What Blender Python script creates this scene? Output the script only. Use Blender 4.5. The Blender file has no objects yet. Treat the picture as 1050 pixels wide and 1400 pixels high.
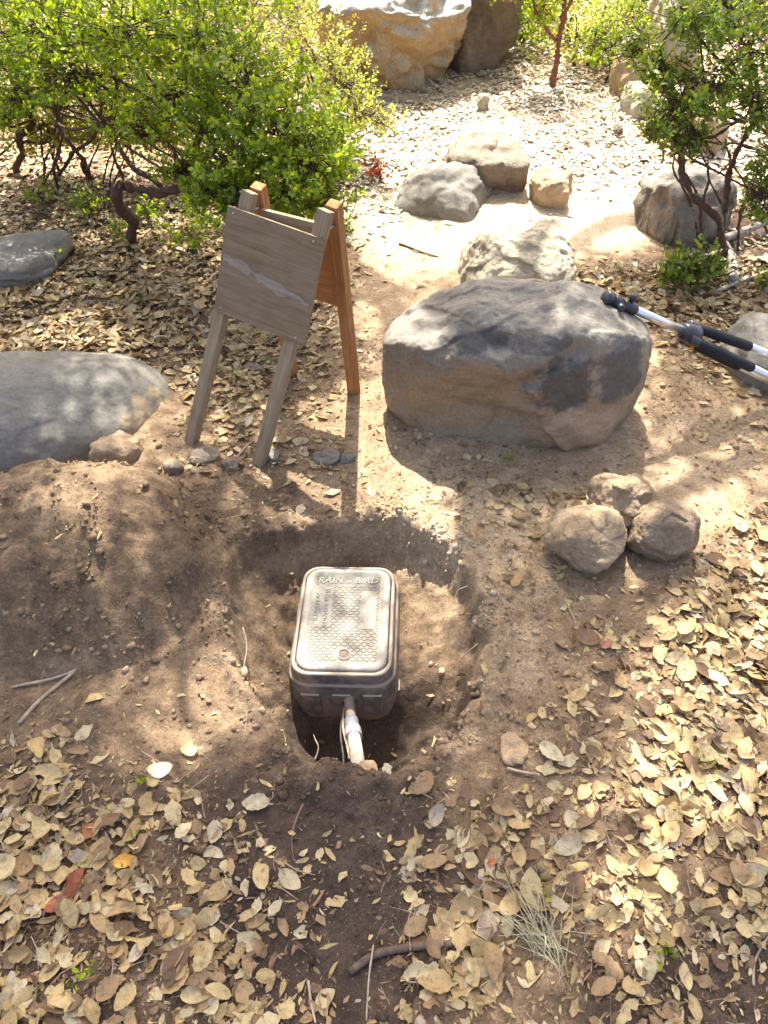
import bpy, bmesh, math, random
import numpy as np
from mathutils import Vector, Matrix

# ------------------------------------------------------------------ camera, sky, sun, exposure
SC = bpy.context.scene
COL = SC.collection
CAM_H, PITCH, FPX = 1.65, math.radians(44.0), 1057.0
cam = bpy.data.cameras.new('camera')
cam.sensor_fit = 'VERTICAL'
cam.angle = 2 * math.atan(700.0 / FPX)
cam.clip_start, cam.clip_end = 0.02, 400.0
cam_o = bpy.data.objects.new('camera', cam)
COL.objects.link(cam_o)
cam_o.location = (0, 0, CAM_H)
cam_o.rotation_euler = (math.radians(90) - PITCH, 0, 0)
SC.camera = cam_o

LIGHT = Vector((0.030, -0.47, -0.785)).normalized()      # the way sunlight travels
SUN_EL = math.asin(-LIGHT.z)
world = bpy.data.worlds.new('World')
SC.world = world
world.use_nodes = True
wn = world.node_tree
sky = wn.nodes.new('ShaderNodeTexSky')
sky.sky_type = 'NISHITA'
sky.sun_disc = False
sky.air_density = 0.68
sky.dust_density = 6.0
sky.ozone_density = 0.3
sky.sun_elevation = SUN_EL
sky.sun_rotation = math.atan2(-LIGHT.x, -LIGHT.y)
wn.nodes['Background'].inputs[1].default_value = 0.15
wn.links.new(sky.outputs[0], wn.nodes['Background'].inputs[0])
sun = bpy.data.lights.new('sun', 'SUN')
sun.energy = 3.6
sun.angle = math.radians(0.53)
sun.color = (1.0, 0.972, 0.895)
sun_o = bpy.data.objects.new('sun', sun)
COL.objects.link(sun_o)
sun_o.location = (0, 6, 10)
sun_o.rotation_euler = LIGHT.to_track_quat('-Z', 'Y').to_euler()
vs = SC.view_settings
vs.view_transform = 'Standard'
vs.look = 'None'
vs.gamma = 1.0
vs.use_curve_mapping = False
vs.exposure = 2.28
SC.cycles.use_denoising = True
SC.cycles.max_bounces = 8
SC.cycles.diffuse_bounces = 4
SC.cycles.transmission_bounces = 6
SC.cycles.transparent_max_bounces = 8

rng = np.random.default_rng(7)
random.seed(7)

# ------------------------------------------------------------------ noise
def _hash(i, j, k, seed):
    with np.errstate(over='ignore'):
        n = (i.astype(np.uint32) * np.uint32(374761393) + j.astype(np.uint32) * np.uint32(668265263)
             + k.astype(np.uint32) * np.uint32(2246822519) + np.uint32((seed * 3266489917) & 0xffffffff))
        n = (n ^ (n >> np.uint32(13))) * np.uint32(1274126177)
        n = (n ^ (n >> np.uint32(16))) * np.uint32(2654435761)
        n = n ^ (n >> np.uint32(15))
    return n.astype(np.float64) / 2147483647.5 - 1.0

def noise(p, seed=0):
    p = np.asarray(p, float)
    f = np.floor(p)
    t = p - f
    t = t * t * t * (t * (t * 6 - 15) + 10)
    f = f.astype(np.int64)
    i, j, k = f[:, 0], f[:, 1], f[:, 2]
    out = 0
    for a in (0, 1):
        wa = t[:, 0] if a else 1 - t[:, 0]
        for b in (0, 1):
            wb = t[:, 1] if b else 1 - t[:, 1]
            for c in (0, 1):
                wc = t[:, 2] if c else 1 - t[:, 2]
                out = out + wa * wb * wc * _hash(i + a, j + b, k + c, seed)
    return out

def fbm(p, octv=4, gain=0.5, seed=0):
    p = np.asarray(p, float)
    s, a = 0, 1.0
    for o in range(octv):
        s = s + a * noise(p * (2.03 ** o) + o * 7.31, seed + o)
        a *= gain
    return s

def n2(x, y, sc, octv=3, gain=0.5, seed=0):
    x = np.asarray(x, float).ravel(); y = np.asarray(y, float).ravel()
    return fbm(np.stack([x / sc, y / sc, np.full_like(x, 0.37)], 1), octv, gain, seed)

def sstep(a, b, x):
    t = np.clip((np.asarray(x, float) - a) / (b - a), 0, 1)
    return t * t * (3 - 2 * t)

# ------------------------------------------------------------------ where things stand
CP, SP = math.cos(PITCH), math.sin(PITCH)

def ray(px, py):
    u = (px - 525) / FPX; v = (700 - py) / FPX
    return np.array([u, CP + v * SP, -SP + v * CP])

def atz(px, py, z=0.0):
    d = ray(px, py); t = (CAM_H - z) / -d[2]
    return Vector((d[0] * t, d[1] * t, z))

def project(x, y, z):
    zz = z - CAM_H
    dep = y * CP - zz * SP
    v = y * SP + zz * CP
    dep = np.maximum(dep, 0.05)
    return 525 + FPX * x / dep, 700 - FPX * v / dep, dep

def base_z(x, y):
    """the broad lie of the land"""
    s = np.maximum(y - 3.0, 0)
    z = 0.075 * (np.sqrt(s * s + 0.25) - 0.5)
    z = z + 0.25 * np.maximum(y - 10.0, 0) * sstep(10, 14, y)
    z = z + 0.04 * sstep(1.2, 3.0, np.abs(x)) * (np.abs(x) - 1.0)
    return z

def at(px, py):
    """the ground under a spot of the picture"""
    z = 0.0
    for _ in range(12):
        p = atz(px, py, z)
        z = 0.5 * z + 0.5 * float(base_z(np.array(p.x), np.array(p.y)))
    p = atz(px, py, z)
    return Vector((p.x, p.y, float(base_z(np.array(p.x), np.array(p.y)))))

# pit outline
RIM = [(322, 742), (360, 728), (405, 728), (460, 735), (500, 720), (560, 720), (612, 745), (642, 795), (662, 850),
       (658, 900), (640, 965), (600, 1012), (545, 1040), (480, 1048), (420, 1036), (385, 1000), (345, 930), (318, 860), (312, 800)]
HC = np.array([-0.09, 1.27])
_r = np.array([list(atz(*p))[:2] for p in RIM]) - HC
_th = np.arctan2(_r[:, 1], _r[:, 0]); _rr = np.hypot(_r[:, 0], _r[:, 1])
_o = np.argsort(_th); _th, _rr = _th[_o], _rr[_o]
_th3 = np.concatenate([_th - 2 * np.pi, _th, _th + 2 * np.pi]); _rr3 = np.tile(_rr, 3)
_wa = np.radians([-180, -135, -90, -45, 0, 45, 90, 135, 180]); _wv = [0.64, .48, .24, .52, .64, .52, .38, .46, .64]

def pit(x, y):
    dx, dy = x - HC[0], y - HC[1]
    th = np.arctan2(dy, dx)
    rim = np.interp(th, _th3, _rr3)
    s = np.hypot(dx, dy) / rim
    s = s + (0.070 * n2(x, y, .11, 2, .5, 31) + .028 * n2(x, y, .035, 2, .5, 33)).reshape(np.shape(x)) * sstep(.25, .5, s)
    w = np.interp(th, _wa, _wv)
    t = np.clip((1 - s) / w, 0, 1)
    rd = np.interp(th, _wa, [.24, .34, .42, .36, .38, .38, .42, .32, .24])
    prof = rd * sstep(0, .16, t) + (1 - rd) * (1 - (1 - t) ** 1.25)
    floor = -0.180 - 0.125 * sstep(1.22, 1.10, y)
    return floor * np.clip(prof, 0, 1), s

def mound_h(x, y):
    x = np.asarray(x, float); y = np.asarray(y, float)
    q = ((x + 0.83) / np.where(x > -.83, .38, .62)) ** 2 + ((y - 1.52) / np.where(y > 1.52, .34, .42)) ** 2
    h = 0.28 * np.clip(1 - q, 0, 1) ** 1.0
    q2 = ((x + 0.52) / .24) ** 2 + ((y - 1.33) / .26) ** 2
    h = h + 0.035 * np.clip(1 - q2, 0, 1)
    return h

def zg(x, y, fine=True):
    x = np.asarray(x, float); y = np.asarray(y, float); sh = x.shape
    z = base_z(x, y)
    z = z + (0.022 * n2(x, y, 0.9, 2, .5, 1) + 0.010 * n2(x, y, 0.25, 2, .5, 2)).reshape(sh) * sstep(.1, .5, y)
    ph, s = pit(x, y)
    z = z + ph
    z = z + 0.018 * np.exp(-((s - 1.07) / .08) ** 2)
    if fine:
        loose = np.exp(-np.maximum(s - 1.0, 0) * 3.5)
        loose = np.maximum(loose, np.clip(mound_h(x, y) * 12, 0, 1))
        rough = 0.32 + 0.95 * loose * (1 - .45 * sstep(1.0, .8, s))
        z = z + (0.0070 * n2(x, y, 0.060, 2, .6, 3) + 0.0052 * n2(x, y, 0.024, 2, .6, 4)).reshape(sh) * rough * sstep(9, 5, y)
        cl = np.clip(n2(x, y, 0.035, 2, .6, 9).reshape(sh) - .25, 0, 1)
        z = z + 0.014 * cl * loose * sstep(.8, 1.0, s)
    return z

def zfull(x, y):
    x = np.asarray(x, float); y = np.asarray(y, float)
    m = mound_h(x, y)
    return zg(x, y) + np.where(m > .012, m - .012, 0)

# maps of how the ground is covered (rows of 50 x 50 px of the photograph, read off over the ground)
def grid(rows):
    return np.array([[int(c) for c in r] for r in rows], float)

LEAF = grid("""555555555555555555555
555555555555555555555
555555555566788888666
666666666688434888866
777777777788668888877
777777777751111111177
888888888621111000166
999999988300002788899
999999887200000058888
889999666200000010588
001115653110000011233
000005553111000000112
000004432112221000111
000000222221233321001
000000001110022221125
000000000000012210167
000000000000012211388
000000000000001255899
010000000000001345778
122100000000001445666
454210000000001344677
777542100001234555777
888776410002565555788
988887543125655656788
999888653125666777788
999887653126656777766
999886643126664575643
988776544127765455532
988765544137764444432""".split())
SUNL = grid("""999999999999999999999
999999999999999999999
888888899999999999988
888888889999999999988
999999999988999999977
999999999966889999966
888888888865667999644
777777777676666544455
555555333575676665555
366533333368888888655
257665434558858868566
146665557878848888344
135666568898533345566
166776568899743777786
367773578889832777765
357773667779932777745
367763788668932345456
356657899657922444776
345558899666732357986
334445799555532345876
233596455444432355654
222233332222233455444
222222222222233579443
222222222222223489543
222222222222223489543
222222222222222476432
222222222222222244321
222222222222222222211""".split())
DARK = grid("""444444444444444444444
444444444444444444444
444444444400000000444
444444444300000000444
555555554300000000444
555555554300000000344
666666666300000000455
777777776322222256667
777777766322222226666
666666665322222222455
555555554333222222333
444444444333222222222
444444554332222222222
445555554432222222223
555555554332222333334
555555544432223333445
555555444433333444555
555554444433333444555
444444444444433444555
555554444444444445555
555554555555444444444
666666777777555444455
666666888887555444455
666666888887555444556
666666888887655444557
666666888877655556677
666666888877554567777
666666788877544567777""".split())  # soil tone; clearing rows zeroed, pale ground colour imitates sun glare

def look(g, x, y, z):
    px, py, _ = project(np.asarray(x, float), np.asarray(y, float), np.asarray(z, float))
    c = np.clip(px / 50 - .5, 0, g.shape[1] - 1.001); r = np.clip(py / 50 - .5, 0, g.shape[0] - 1.001)
    c0 = np.floor(c).astype(int); r0 = np.floor(r).astype(int); fc = c - c0; fr = r - r0
    return (g[r0, c0] * (1 - fc) * (1 - fr) + g[r0, c0 + 1] * fc * (1 - fr) + g[r0 + 1, c0] * (1 - fc) * fr + g[r0 + 1, c0 + 1] * fc * fr) / 9.0

# ------------------------------------------------------------------ mesh helpers
def mesh_np(name, verts, faces, smooth=True):
    """verts (n,3); faces an array (m,k) or list of such arrays"""
    if not isinstance(faces, list):
        faces = [faces]
    me = bpy.data.meshes.new(name)
    verts = np.ascontiguousarray(verts, np.float32)
    me.vertices.add(len(verts)); me.vertices.foreach_set('co', verts.ravel())
    faces = [np.asarray(f, np.int32) for f in faces if len(f)]
    idx = np.concatenate([f.ravel() for f in faces]); n = sum(len(f) for f in faces)
    tot = np.concatenate([np.full(len(f), f.shape[1], np.int32) for f in faces])
    start = np.concatenate([[0], np.cumsum(tot)[:-1]]).astype(np.int32)
    me.loops.add(len(idx)); me.loops.foreach_set('vertex_index', idx)
    me.polygons.add(n); me.polygons.foreach_set('loop_start', start); me.polygons.foreach_set('loop_total', tot)
    me.update(calc_edges=True)
    me.polygons.foreach_set('use_smooth', np.full(n, bool(smooth)))
    me.validate()
    return me

def attr(me, name, vals):
    a = me.attributes.new(name, 'FLOAT', 'POINT')
    a.data.foreach_set('value', np.ascontiguousarray(vals, np.float32))

def attr_col(me, name, cols):
    a = me.attributes.new(name, 'FLOAT_COLOR', 'POINT')
    c = np.ones((len(cols), 4), np.float32); c[:, :3] = cols
    a.data.foreach_set('color', c.ravel())

def link(name, me, mat=None, parent=None, loc=None):
    o = bpy.data.objects.new(name, me); COL.objects.link(o)
    if mat is not None and me is not None and not me.materials:
        me.materials.append(mat)
    if parent is not None:
        o.parent = parent
    if loc is not None:
        o.location = loc
    return o

def tag(o, label=None, cat=None, group=None, kind=None):
    if label: o['label'] = label
    if cat: o['category'] = cat
    if group: o['group'] = group
    if kind: o['kind'] = kind
    return o

def thing(name, label, cat, loc=(0, 0, 0), group=None):
    o = bpy.data.objects.new(name, None); COL.objects.link(o)
    o.location = loc; o.empty_display_size = .05
    return tag(o, label, cat, group)

class MB:
    """collects shapes for one mesh"""
    def __init__(self):
        self.v = []; self.q = []; self.t = []; self.n = 0
    def add(self, v, q=(), t=()):
        v = np.asarray(v, float).reshape(-1, 3)
        if len(q): self.q.append(np.asarray(q, int).reshape(-1, 4) + self.n)
        if len(t): self.t.append(np.asarray(t, int).reshape(-1, 3) + self.n)
        self.v.append(v); self.n += len(v)
        return self
    def tube(self, pts, rad, sides=8, caps=True, noise_amp=0):
        pts = np.asarray([list(p) for p in pts], float); m = len(pts)
        rad = np.broadcast_to(np.asarray(rad, float), (m,))
        tan = np.gradient(pts, axis=0); tan /= np.linalg.norm(tan, axis=1)[:, None] + 1e-9
        up = np.array([0.31, .12, .94]); rings = []
        ref = np.cross(tan[0], up)
        if np.linalg.norm(ref) < .1: ref = np.cross(tan[0], [1, 0, 0])
        for i in range(m):
            ref = ref - tan[i] * ref.dot(tan[i]); ref /= np.linalg.norm(ref) + 1e-9
            b = np.cross(tan[i], ref)
            a = np.arange(sides) * 2 * np.pi / sides
            rr = rad[i] * (1 + noise_amp * rng.normal(size=sides)) if noise_amp else rad[i]
            rings.append(pts[i] + (np.cos(a) * rr)[:, None] * ref + (np.sin(a) * rr)[:, None] * b)
        V = np.concatenate(rings); q = []
        s = np.arange(sides); s1 = (s + 1) % sides
        for i in range(m - 1):
            q.append(np.stack([i * sides + s, i * sides + s1, (i + 1) * sides + s1, (i + 1) * sides + s], 1))
        t = []
        if caps:
            V = np.concatenate([V, pts[:1], pts[-1:]])
            c0, c1 = m * sides, m * sides + 1
            t = np.concatenate([np.stack([np.full(sides, c0), s1, s], 1), np.stack([np.full(sides, c1), (m - 1) * sides + s, (m - 1) * sides + s1], 1)])
        return self.add(V, np.concatenate(q), t)
    def me(self, name, smooth=True):
        f = []
        if self.q: f.append(np.concatenate(self.q))
        if self.t: f.append(np.concatenate(self.t))
        return mesh_np(name, np.concatenate(self.v), f, smooth)

def box_me(name, mat4, sx, sy, sz, bev=0.0, jitter=0):
    """a bevelled bar: centre/axes from mat4"""
    bm = bmesh.new()
    bmesh.ops.create_cube(bm, size=1)
    for v in bm.verts:
        v.co = Vector((v.co.x * sx, v.co.y * sy, v.co.z * sz))
    if bev:
        bmesh.ops.bevel(bm, geom=bm.edges[:], offset=bev, segments=2, profile=.6, affect='EDGES')
    bm.transform(mat4)
    me = bpy.data.meshes.new(name); bm.to_mesh(me); bm.free()
    return me

def curve_pts(ctrl, n=24, wob=0.0, seed=0):
    """Catmull-Rom through the control points"""
    c = np.asarray([list(p) for p in ctrl], float)
    c = np.concatenate([[2 * c[0] - c[1]], c, [2 * c[-1] - c[-2]]])
    m = len(c) - 3; out = []
    for i in range(n):
        u = i / (n - 1) * m; k = min(int(u), m - 1); t = u - k
        p0, p1, p2, p3 = c[k:k + 4]
        out.append(.5 * (2 * p1 + (p2 - p0) * t + (2 * p0 - 5 * p1 + 4 * p2 - p3) * t * t + (3 * p1 - p0 - 3 * p2 + p3) * t ** 3))
    out = np.array(out)
    if wob:
        L = np.cumsum(np.r_[0, np.linalg.norm(np.diff(out, axis=0), axis=1)])
        for a in range(3):
            out[:, a] += wob * fbm(np.stack([L * 6, L * 0 + a * 3.7 + seed, L * 0], 1), 2, .5, seed)
    return out

# ------------------------------------------------------------------ materials
def newmat(name):
    m = bpy.data.materials.new(name); m.use_nodes = True
    nt = m.node_tree
    return m, nt, nt.nodes['Principled BSDF']

def nd(nt, typ, **kw):
    n = nt.nodes.new('ShaderNode' + typ)
    for k, v in kw.items():
        if k in n.inputs: n.inputs[k].default_value = v
        else: setattr(n, k, v)
    return n

def ramp(nt, src, stops, interp='LINEAR'):
    r = nt.nodes.new('ShaderNodeValToRGB'); cr = r.color_ramp; cr.interpolation = interp
    while len(cr.elements) < len(stops): cr.elements.new(.5)
    for e, (p, c) in zip(cr.elements, stops):
        e.position = p; e.color = (*c, 1) if len(c) == 3 else c
    nt.links.new(src, r.inputs[0])
    return r.outputs[0]

def mixc(nt, fac, a, b, mode='MIX'):
    m = nt.nodes.new('ShaderNodeMix'); m.data_type = 'RGBA'; m.blend_type = mode
    for s, i in ((fac, 0), (a, 6), (b, 7)):
        if isinstance(s, (int, float)): m.inputs[i].default_value = s
        elif isinstance(s, tuple): m.inputs[i].default_value = (*s, 1)
        else: nt.links.new(s, m.inputs[i])
    return m.outputs[2]

def math_(nt, op, a, b=None, clamp=False):
    m = nt.nodes.new('ShaderNodeMath'); m.operation = op; m.use_clamp = clamp
    for i, s in enumerate((a, b)):
        if s is None: continue
        if isinstance(s, (int, float)): m.inputs[i].default_value = s
        else: nt.links.new(s, m.inputs[i])
    return m.outputs[0]

def coords(nt, kind='Object', scale=(1, 1, 1), rot=(0, 0, 0)):
    tc = nt.nodes.new('ShaderNodeTexCoord'); mp = nt.nodes.new('ShaderNodeMapping')
    mp.inputs['Scale'].default_value = scale; mp.inputs['Rotation'].default_value = rot
    nt.links.new(tc.outputs[kind], mp.inputs[0])
    return mp.outputs[0]

def ntex(nt, vec, scale, detail=4, rough=.55, dist=0.0):
    n = nd(nt, 'TexNoise', Scale=scale, Detail=detail, Roughness=rough, Distortion=dist)
    nt.links.new(vec, n.inputs['Vector'])
    return n.outputs['Fac']

def bump(nt, bsdf, pairs):
    prev = None
    for h, strength, dist in pairs:
        b = nd(nt, 'Bump', Strength=strength, Distance=dist)
        nt.links.new(h, b.inputs['Height'])
        if prev is not None: nt.links.new(prev, b.inputs['Normal'])
        prev = b.outputs[0]
    nt.links.new(prev, bsdf.inputs['Normal'])

def attr_out(nt, name, out='Fac'):
    a = nt.nodes.new('ShaderNodeAttribute'); a.attribute_name = name
    return a.outputs[out]

def m_soil():
    m, nt, b = newmat('soil')
    v = coords(nt)
    big = ntex(nt, v, 2.2, 5, .6); mid = ntex(nt, v, 14, 6, .65); fine = ntex(nt, v, 85, 6, .7); vfine = ntex(nt, v, 330, 3, .6)
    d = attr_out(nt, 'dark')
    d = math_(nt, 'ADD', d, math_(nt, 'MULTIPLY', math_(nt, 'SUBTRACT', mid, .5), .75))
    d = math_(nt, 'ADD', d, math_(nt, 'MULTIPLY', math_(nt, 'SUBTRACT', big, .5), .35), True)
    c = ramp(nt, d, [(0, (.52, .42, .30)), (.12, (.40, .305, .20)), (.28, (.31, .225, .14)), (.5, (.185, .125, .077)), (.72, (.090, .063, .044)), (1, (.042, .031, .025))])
    c = mixc(nt, .75, c, ramp(nt, fine, [(.25, (.45, .42, .4)), (.5, (.95, .93, .9)), (.75, (1.5, 1.45, 1.4))]), 'MULTIPLY')
    c = mixc(nt, .8, c, ramp(nt, vfine, [(.28, (.55, .53, .5)), (.5, (1, 1, 1)), (.72, (1.45, 1.42, 1.38))]), 'MULTIPLY')
    fl = nd(nt, 'TexVoronoi', Scale=120.0, Randomness=1.0); nt.links.new(v, fl.inputs['Vector'])
    near = math_(nt, 'LESS_THAN', fl.outputs['Distance'], .22)
    pick = nt.nodes.new('ShaderNodeSeparateColor'); nt.links.new(fl.outputs['Color'], pick.inputs[0])
    sel = math_(nt, 'MULTIPLY', near, math_(nt, 'GREATER_THAN', pick.outputs[0], .86))
    c = mixc(nt, math_(nt, 'MULTIPLY', sel, .6), c, ramp(nt, pick.outputs[1], [(0, (.24, .18, .115)), (.6, (.30, .24, .16)), (1, (.08, .05, .035))]))
    nt.links.new(c, b.inputs['Base Color'])
    b.inputs['Roughness'].default_value = .95; b.inputs['Specular IOR Level'].default_value = .15
    bump(nt, b, [(mid, .6, .014), (fine, .95, .009), (vfine, .8, .003)])
    return m

def m_rock(name, cols, patina=None, under=None, scale=1.0, bscale=1.0, streak=None, lichen=None, zones=()):
    """cols: ramp of 3 colours; patina: colour on up-facing faces; under: colour of the lower/undercut faces"""
    m, nt, b = newmat(name)
    v = coords(nt)
    n1 = ntex(nt, v, 3.2 * scale, 6, .6, .6); n2_ = ntex(nt, v, 17 * scale, 6, .65); n3 = ntex(nt, v, 95 * scale, 5, .7)
    c = ramp(nt, math_(nt, 'ADD', math_(nt, 'MULTIPLY', n1, .65), math_(nt, 'MULTIPLY', n2_, .35)), [(.32, cols[0]), (.5, cols[1]), (.68, cols[2])])
    geo = nt.nodes.new('ShaderNodeNewGeometry'); sep = nt.nodes.new('ShaderNodeSeparateXYZ'); nt.links.new(geo.outputs['Normal'], sep.inputs[0])
    if under:
        f = math_(nt, 'ADD', math_(nt, 'MULTIPLY', sep.outputs[2], -1.6), math_(nt, 'MULTIPLY', math_(nt, 'SUBTRACT', n1, .5), 2.2))
        f = ramp(nt, math_(nt, 'ADD', f, .35), [(.25, (0, 0, 0)), (.6, (1, 1, 1))])
        c = mixc(nt, f, c, mixc(nt, n2_, tuple(x * .75 for x in under), tuple(min(1, x * 1.2) for x in under)))
    if patina:
        f = math_(nt, 'ADD', math_(nt, 'MULTIPLY', sep.outputs[2], 1.3), math_(nt, 'MULTIPLY', math_(nt, 'SUBTRACT', n1, .5), 1.6))
        f = ramp(nt, f, [(.45, (0, 0, 0)), (.75, (1, 1, 1))])
        c = mixc(nt, math_(nt, 'MULTIPLY', f, .85), c, mixc(nt, n2_, tuple(x * .72 for x in patina), tuple(min(1, x * 1.25) for x in patina)))
    if streak:
        vs_ = coords(nt, 'Object', (9 * scale, 9 * scale, 1.2 * scale)); sn = ntex(nt, vs_, 1.0, 5, .6, .8)
        f = math_(nt, 'MULTIPLY', ramp(nt, sn, [(.48, (0, 0, 0)), (.6, (1, 1, 1))]), ramp(nt, sep.outputs[2], [(.2, (1, 1, 1)), (.75, (0, 0, 0))]))
        c = mixc(nt, math_(nt, 'MULTIPLY', f, .8), c, streak)
    if lichen:
        f = ramp(nt, ntex(nt, v, 9 * scale, 6, .7, .3), [(.56, (0, 0, 0)), (.64, (1, 1, 1))])
        c = mixc(nt, math_(nt, 'MULTIPLY', f, .6), c, lichen)
    for cen, rad, col, hard in zones:
        mp = nt.nodes.new('ShaderNodeMapping'); mp.vector_type = 'TEXTURE'
        mp.inputs['Location'].default_value = cen; mp.inputs['Scale'].default_value = rad
        nt.links.new(nt.nodes.new('ShaderNodeTexCoord').outputs['Object'], mp.inputs[0])
        ln = nt.nodes.new('ShaderNodeVectorMath'); ln.operation = 'LENGTH'; nt.links.new(mp.outputs[0], ln.inputs[0])
        f = math_(nt, 'ADD', ln.outputs['Value'], math_(nt, 'MULTIPLY', math_(nt, 'SUBTRACT', math_(nt, 'ADD', math_(nt, 'MULTIPLY', n1, .5), math_(nt, 'MULTIPLY', n2_, .5)), .5), 2.6))
        f = ramp(nt, f, [(.9 - hard, (1, 1, 1)), (.9 + hard, (0, 0, 0))])
        c = mixc(nt, math_(nt, 'MULTIPLY', f, .85), c, col)
    c = mixc(nt, .65, c, ramp(nt, n3, [(.25, (.55, .55, .55)), (.5, (1, 1, 1)), (.75, (1.4, 1.38, 1.34))]), 'MULTIPLY')
    nt.links.new(c, b.inputs['Base Color'])
    b.inputs['Roughness'].default_value = .88; b.inputs['Specular IOR Level'].default_value = .25
    bump(nt, b, [(n2_, .6 * bscale, .03), (n3, .8 * bscale, .006), (ntex(nt, v, 300 * scale, 3, .6), .5 * bscale, .0015)])
    return m

def leaf_shader(name, colour, trans=.35, rough=.5, spec=.35, tcol=None, vein=None):
    """colour(nt) -> socket; diffuse leaf that also lets light through"""
    m, nt, b = newmat(name)
    c = colour(nt)
    nt.links.new(c, b.inputs['Base Color'])
    b.inputs['Roughness'].default_value = rough; b.inputs['Specular IOR Level'].default_value = spec
    t = nt.nodes.new('ShaderNodeBsdfTranslucent')
    if tcol: nt.links.new(mixc(nt, 1.0, c, tcol, 'MULTIPLY'), t.inputs[0])
    else: nt.links.new(c, t.inputs[0])
    mx = nt.nodes.new('ShaderNodeMixShader'); mx.inputs[0].default_value = trans
    nt.links.new(b.outputs[0], mx.inputs[1]); nt.links.new(t.outputs[0], mx.inputs[2])
    nt.links.new(mx.outputs[0], nt.nodes['Material Output'].inputs[0])
    return m

DRY = [(0, (.10, .058, .032)), (.14, (.18, .11, .062)), (.30, (.29, .19, .095)), (.48, (.38, .272, .125)), (.64, (.43, .33, .162)), (.80, (.465, .388, .24)), (.92, (.35, .285, .205)), (.965, (.24, .18, .13)), (.985, (.36, .16, .06)), (1, (.33, .10, .045))]

def dry_from(sock_name):
    def f(nt):
        if sock_name == 'object':
            s = nt.nodes.new('ShaderNodeObjectInfo').outputs['Color']
            c = s
        else:
            c = mixc(nt, attr_out(nt, 'sun_glare'), ramp(nt, attr_out(nt, 'rnd'), DRY), (.70, .64, .53))  # pale mix stands in for sun glare on the clearing litter
        geo = nt.nodes.new('ShaderNodeNewGeometry')
        n = ntex(nt, geo.outputs['Position'], 70, 5, .7); sp = ntex(nt, geo.outputs['Position'], 260, 3, .6)
        c = mixc(nt, .9, c, ramp(nt, n, [(.28, (.45, .38, .32)), (.5, (1, 1, 1)), (.74, (1.22, 1.2, 1.15))]), 'MULTIPLY')
        return mixc(nt, .6, c, ramp(nt, sp, [(.32, (.45, .38, .3)), (.42, (1, 1, 1))]), 'MULTIPLY')
    return f

def green_from(stops):
    def f(nt):
        return ramp(nt, attr_out(nt, 'rnd'), stops)
    return f

def m_simple(name, col, rough=.6, metal=0, spec=.4, nscale=40, var=.25, bstr=.2, bdist=.002):
    m, nt, b = newmat(name)
    v = coords(nt); n = ntex(nt, v, nscale, 5, .6)
    c = mixc(nt, 1.0, col, ramp(nt, n, [(.25, (1 - var,) * 3), (.75, (1 + var,) * 3)]), 'MULTIPLY')
    nt.links.new(c, b.inputs['Base Color'])
    b.inputs['Roughness'].default_value = rough; b.inputs['Metallic'].default_value = metal; b.inputs['Specular IOR Level'].default_value = spec
    bump(nt, b, [(n, bstr, bdist)])
    return m

def m_wood(name, c0, c1, c2, along='X', weather=None):
    m, nt, b = newmat(name)
    sc = {'X': (2.2, 38, 38), 'Z': (38, 38, 2.2), 'Y': (38, 2.2, 38)}[along]
    v = coords(nt, 'Object', sc)
    g = ntex(nt, v, 1.0, 6, .6, 1.2)
    v2 = coords(nt); blot = ntex(nt, v2, 9, 5, .6, .5); fine = ntex(nt, coords(nt, 'Object', tuple(s * 5 for s in sc)), 1.0, 4, .6)
    c = ramp(nt, math_(nt, 'ADD', math_(nt, 'MULTIPLY', g, .7), math_(nt, 'MULTIPLY', blot, .3)), [(.3, c0), (.5, c1), (.7, c2)])
    if weather:
        c = mixc(nt, math_(nt, 'MULTIPLY', ramp(nt, blot, [(.45, (0, 0, 0)), (.62, (1, 1, 1))]), .6), c, weather)
    c = mixc(nt, .5, c, ramp(nt, fine, [(.3, (.6, .6, .6)), (.6, (1.1, 1.1, 1.1))]), 'MULTIPLY')
    nt.links.new(c, b.inputs['Base Color'])
    b.inputs['Roughness'].default_value = .85; b.inputs['Specular IOR Level'].default_value = .2
    bump(nt, b, [(g, .35, .003), (fine, .4, .0012)])
    return m

M = {}
M['soil'] = m_soil()
M['litter'] = leaf_shader('dry_leaf_litter', dry_from('attr'), .22, .6, .25, (1, .85, .6))
M['leaf'] = leaf_shader('dry_leaf', dry_from('object'), .22, .6, .25, (1, .85, .6))
M['bark'] = m_simple('dark_bark', (.085, .048, .032), .85, 0, .2, 60, .5, .8, .006)
M['grey_bark'] = m_simple('grey_bark', (.30, .26, .215), .9, 0, .15, 45, .4, .9, .006)
M['twig'] = m_simple('dry_twig', (.30, .22, .15), .9, 0, .2, 80, .4, .6, .003)

# ------------------------------------------------------------------ ground
def axis(lo, hi, centre0, centre1, step, grow):
    a = list(np.arange(centre0, centre1 + 1e-6, step))
    s = step; x = centre1
    while x < hi:
        s = min(s * grow, 4.0); x += s; a.append(min(x, hi))
    s = step; x = centre0; b = []
    while x > lo:
        s = min(s * grow, 4.0); x -= s; b.append(max(x, lo))
    return np.array(b[::-1] + a)

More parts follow.
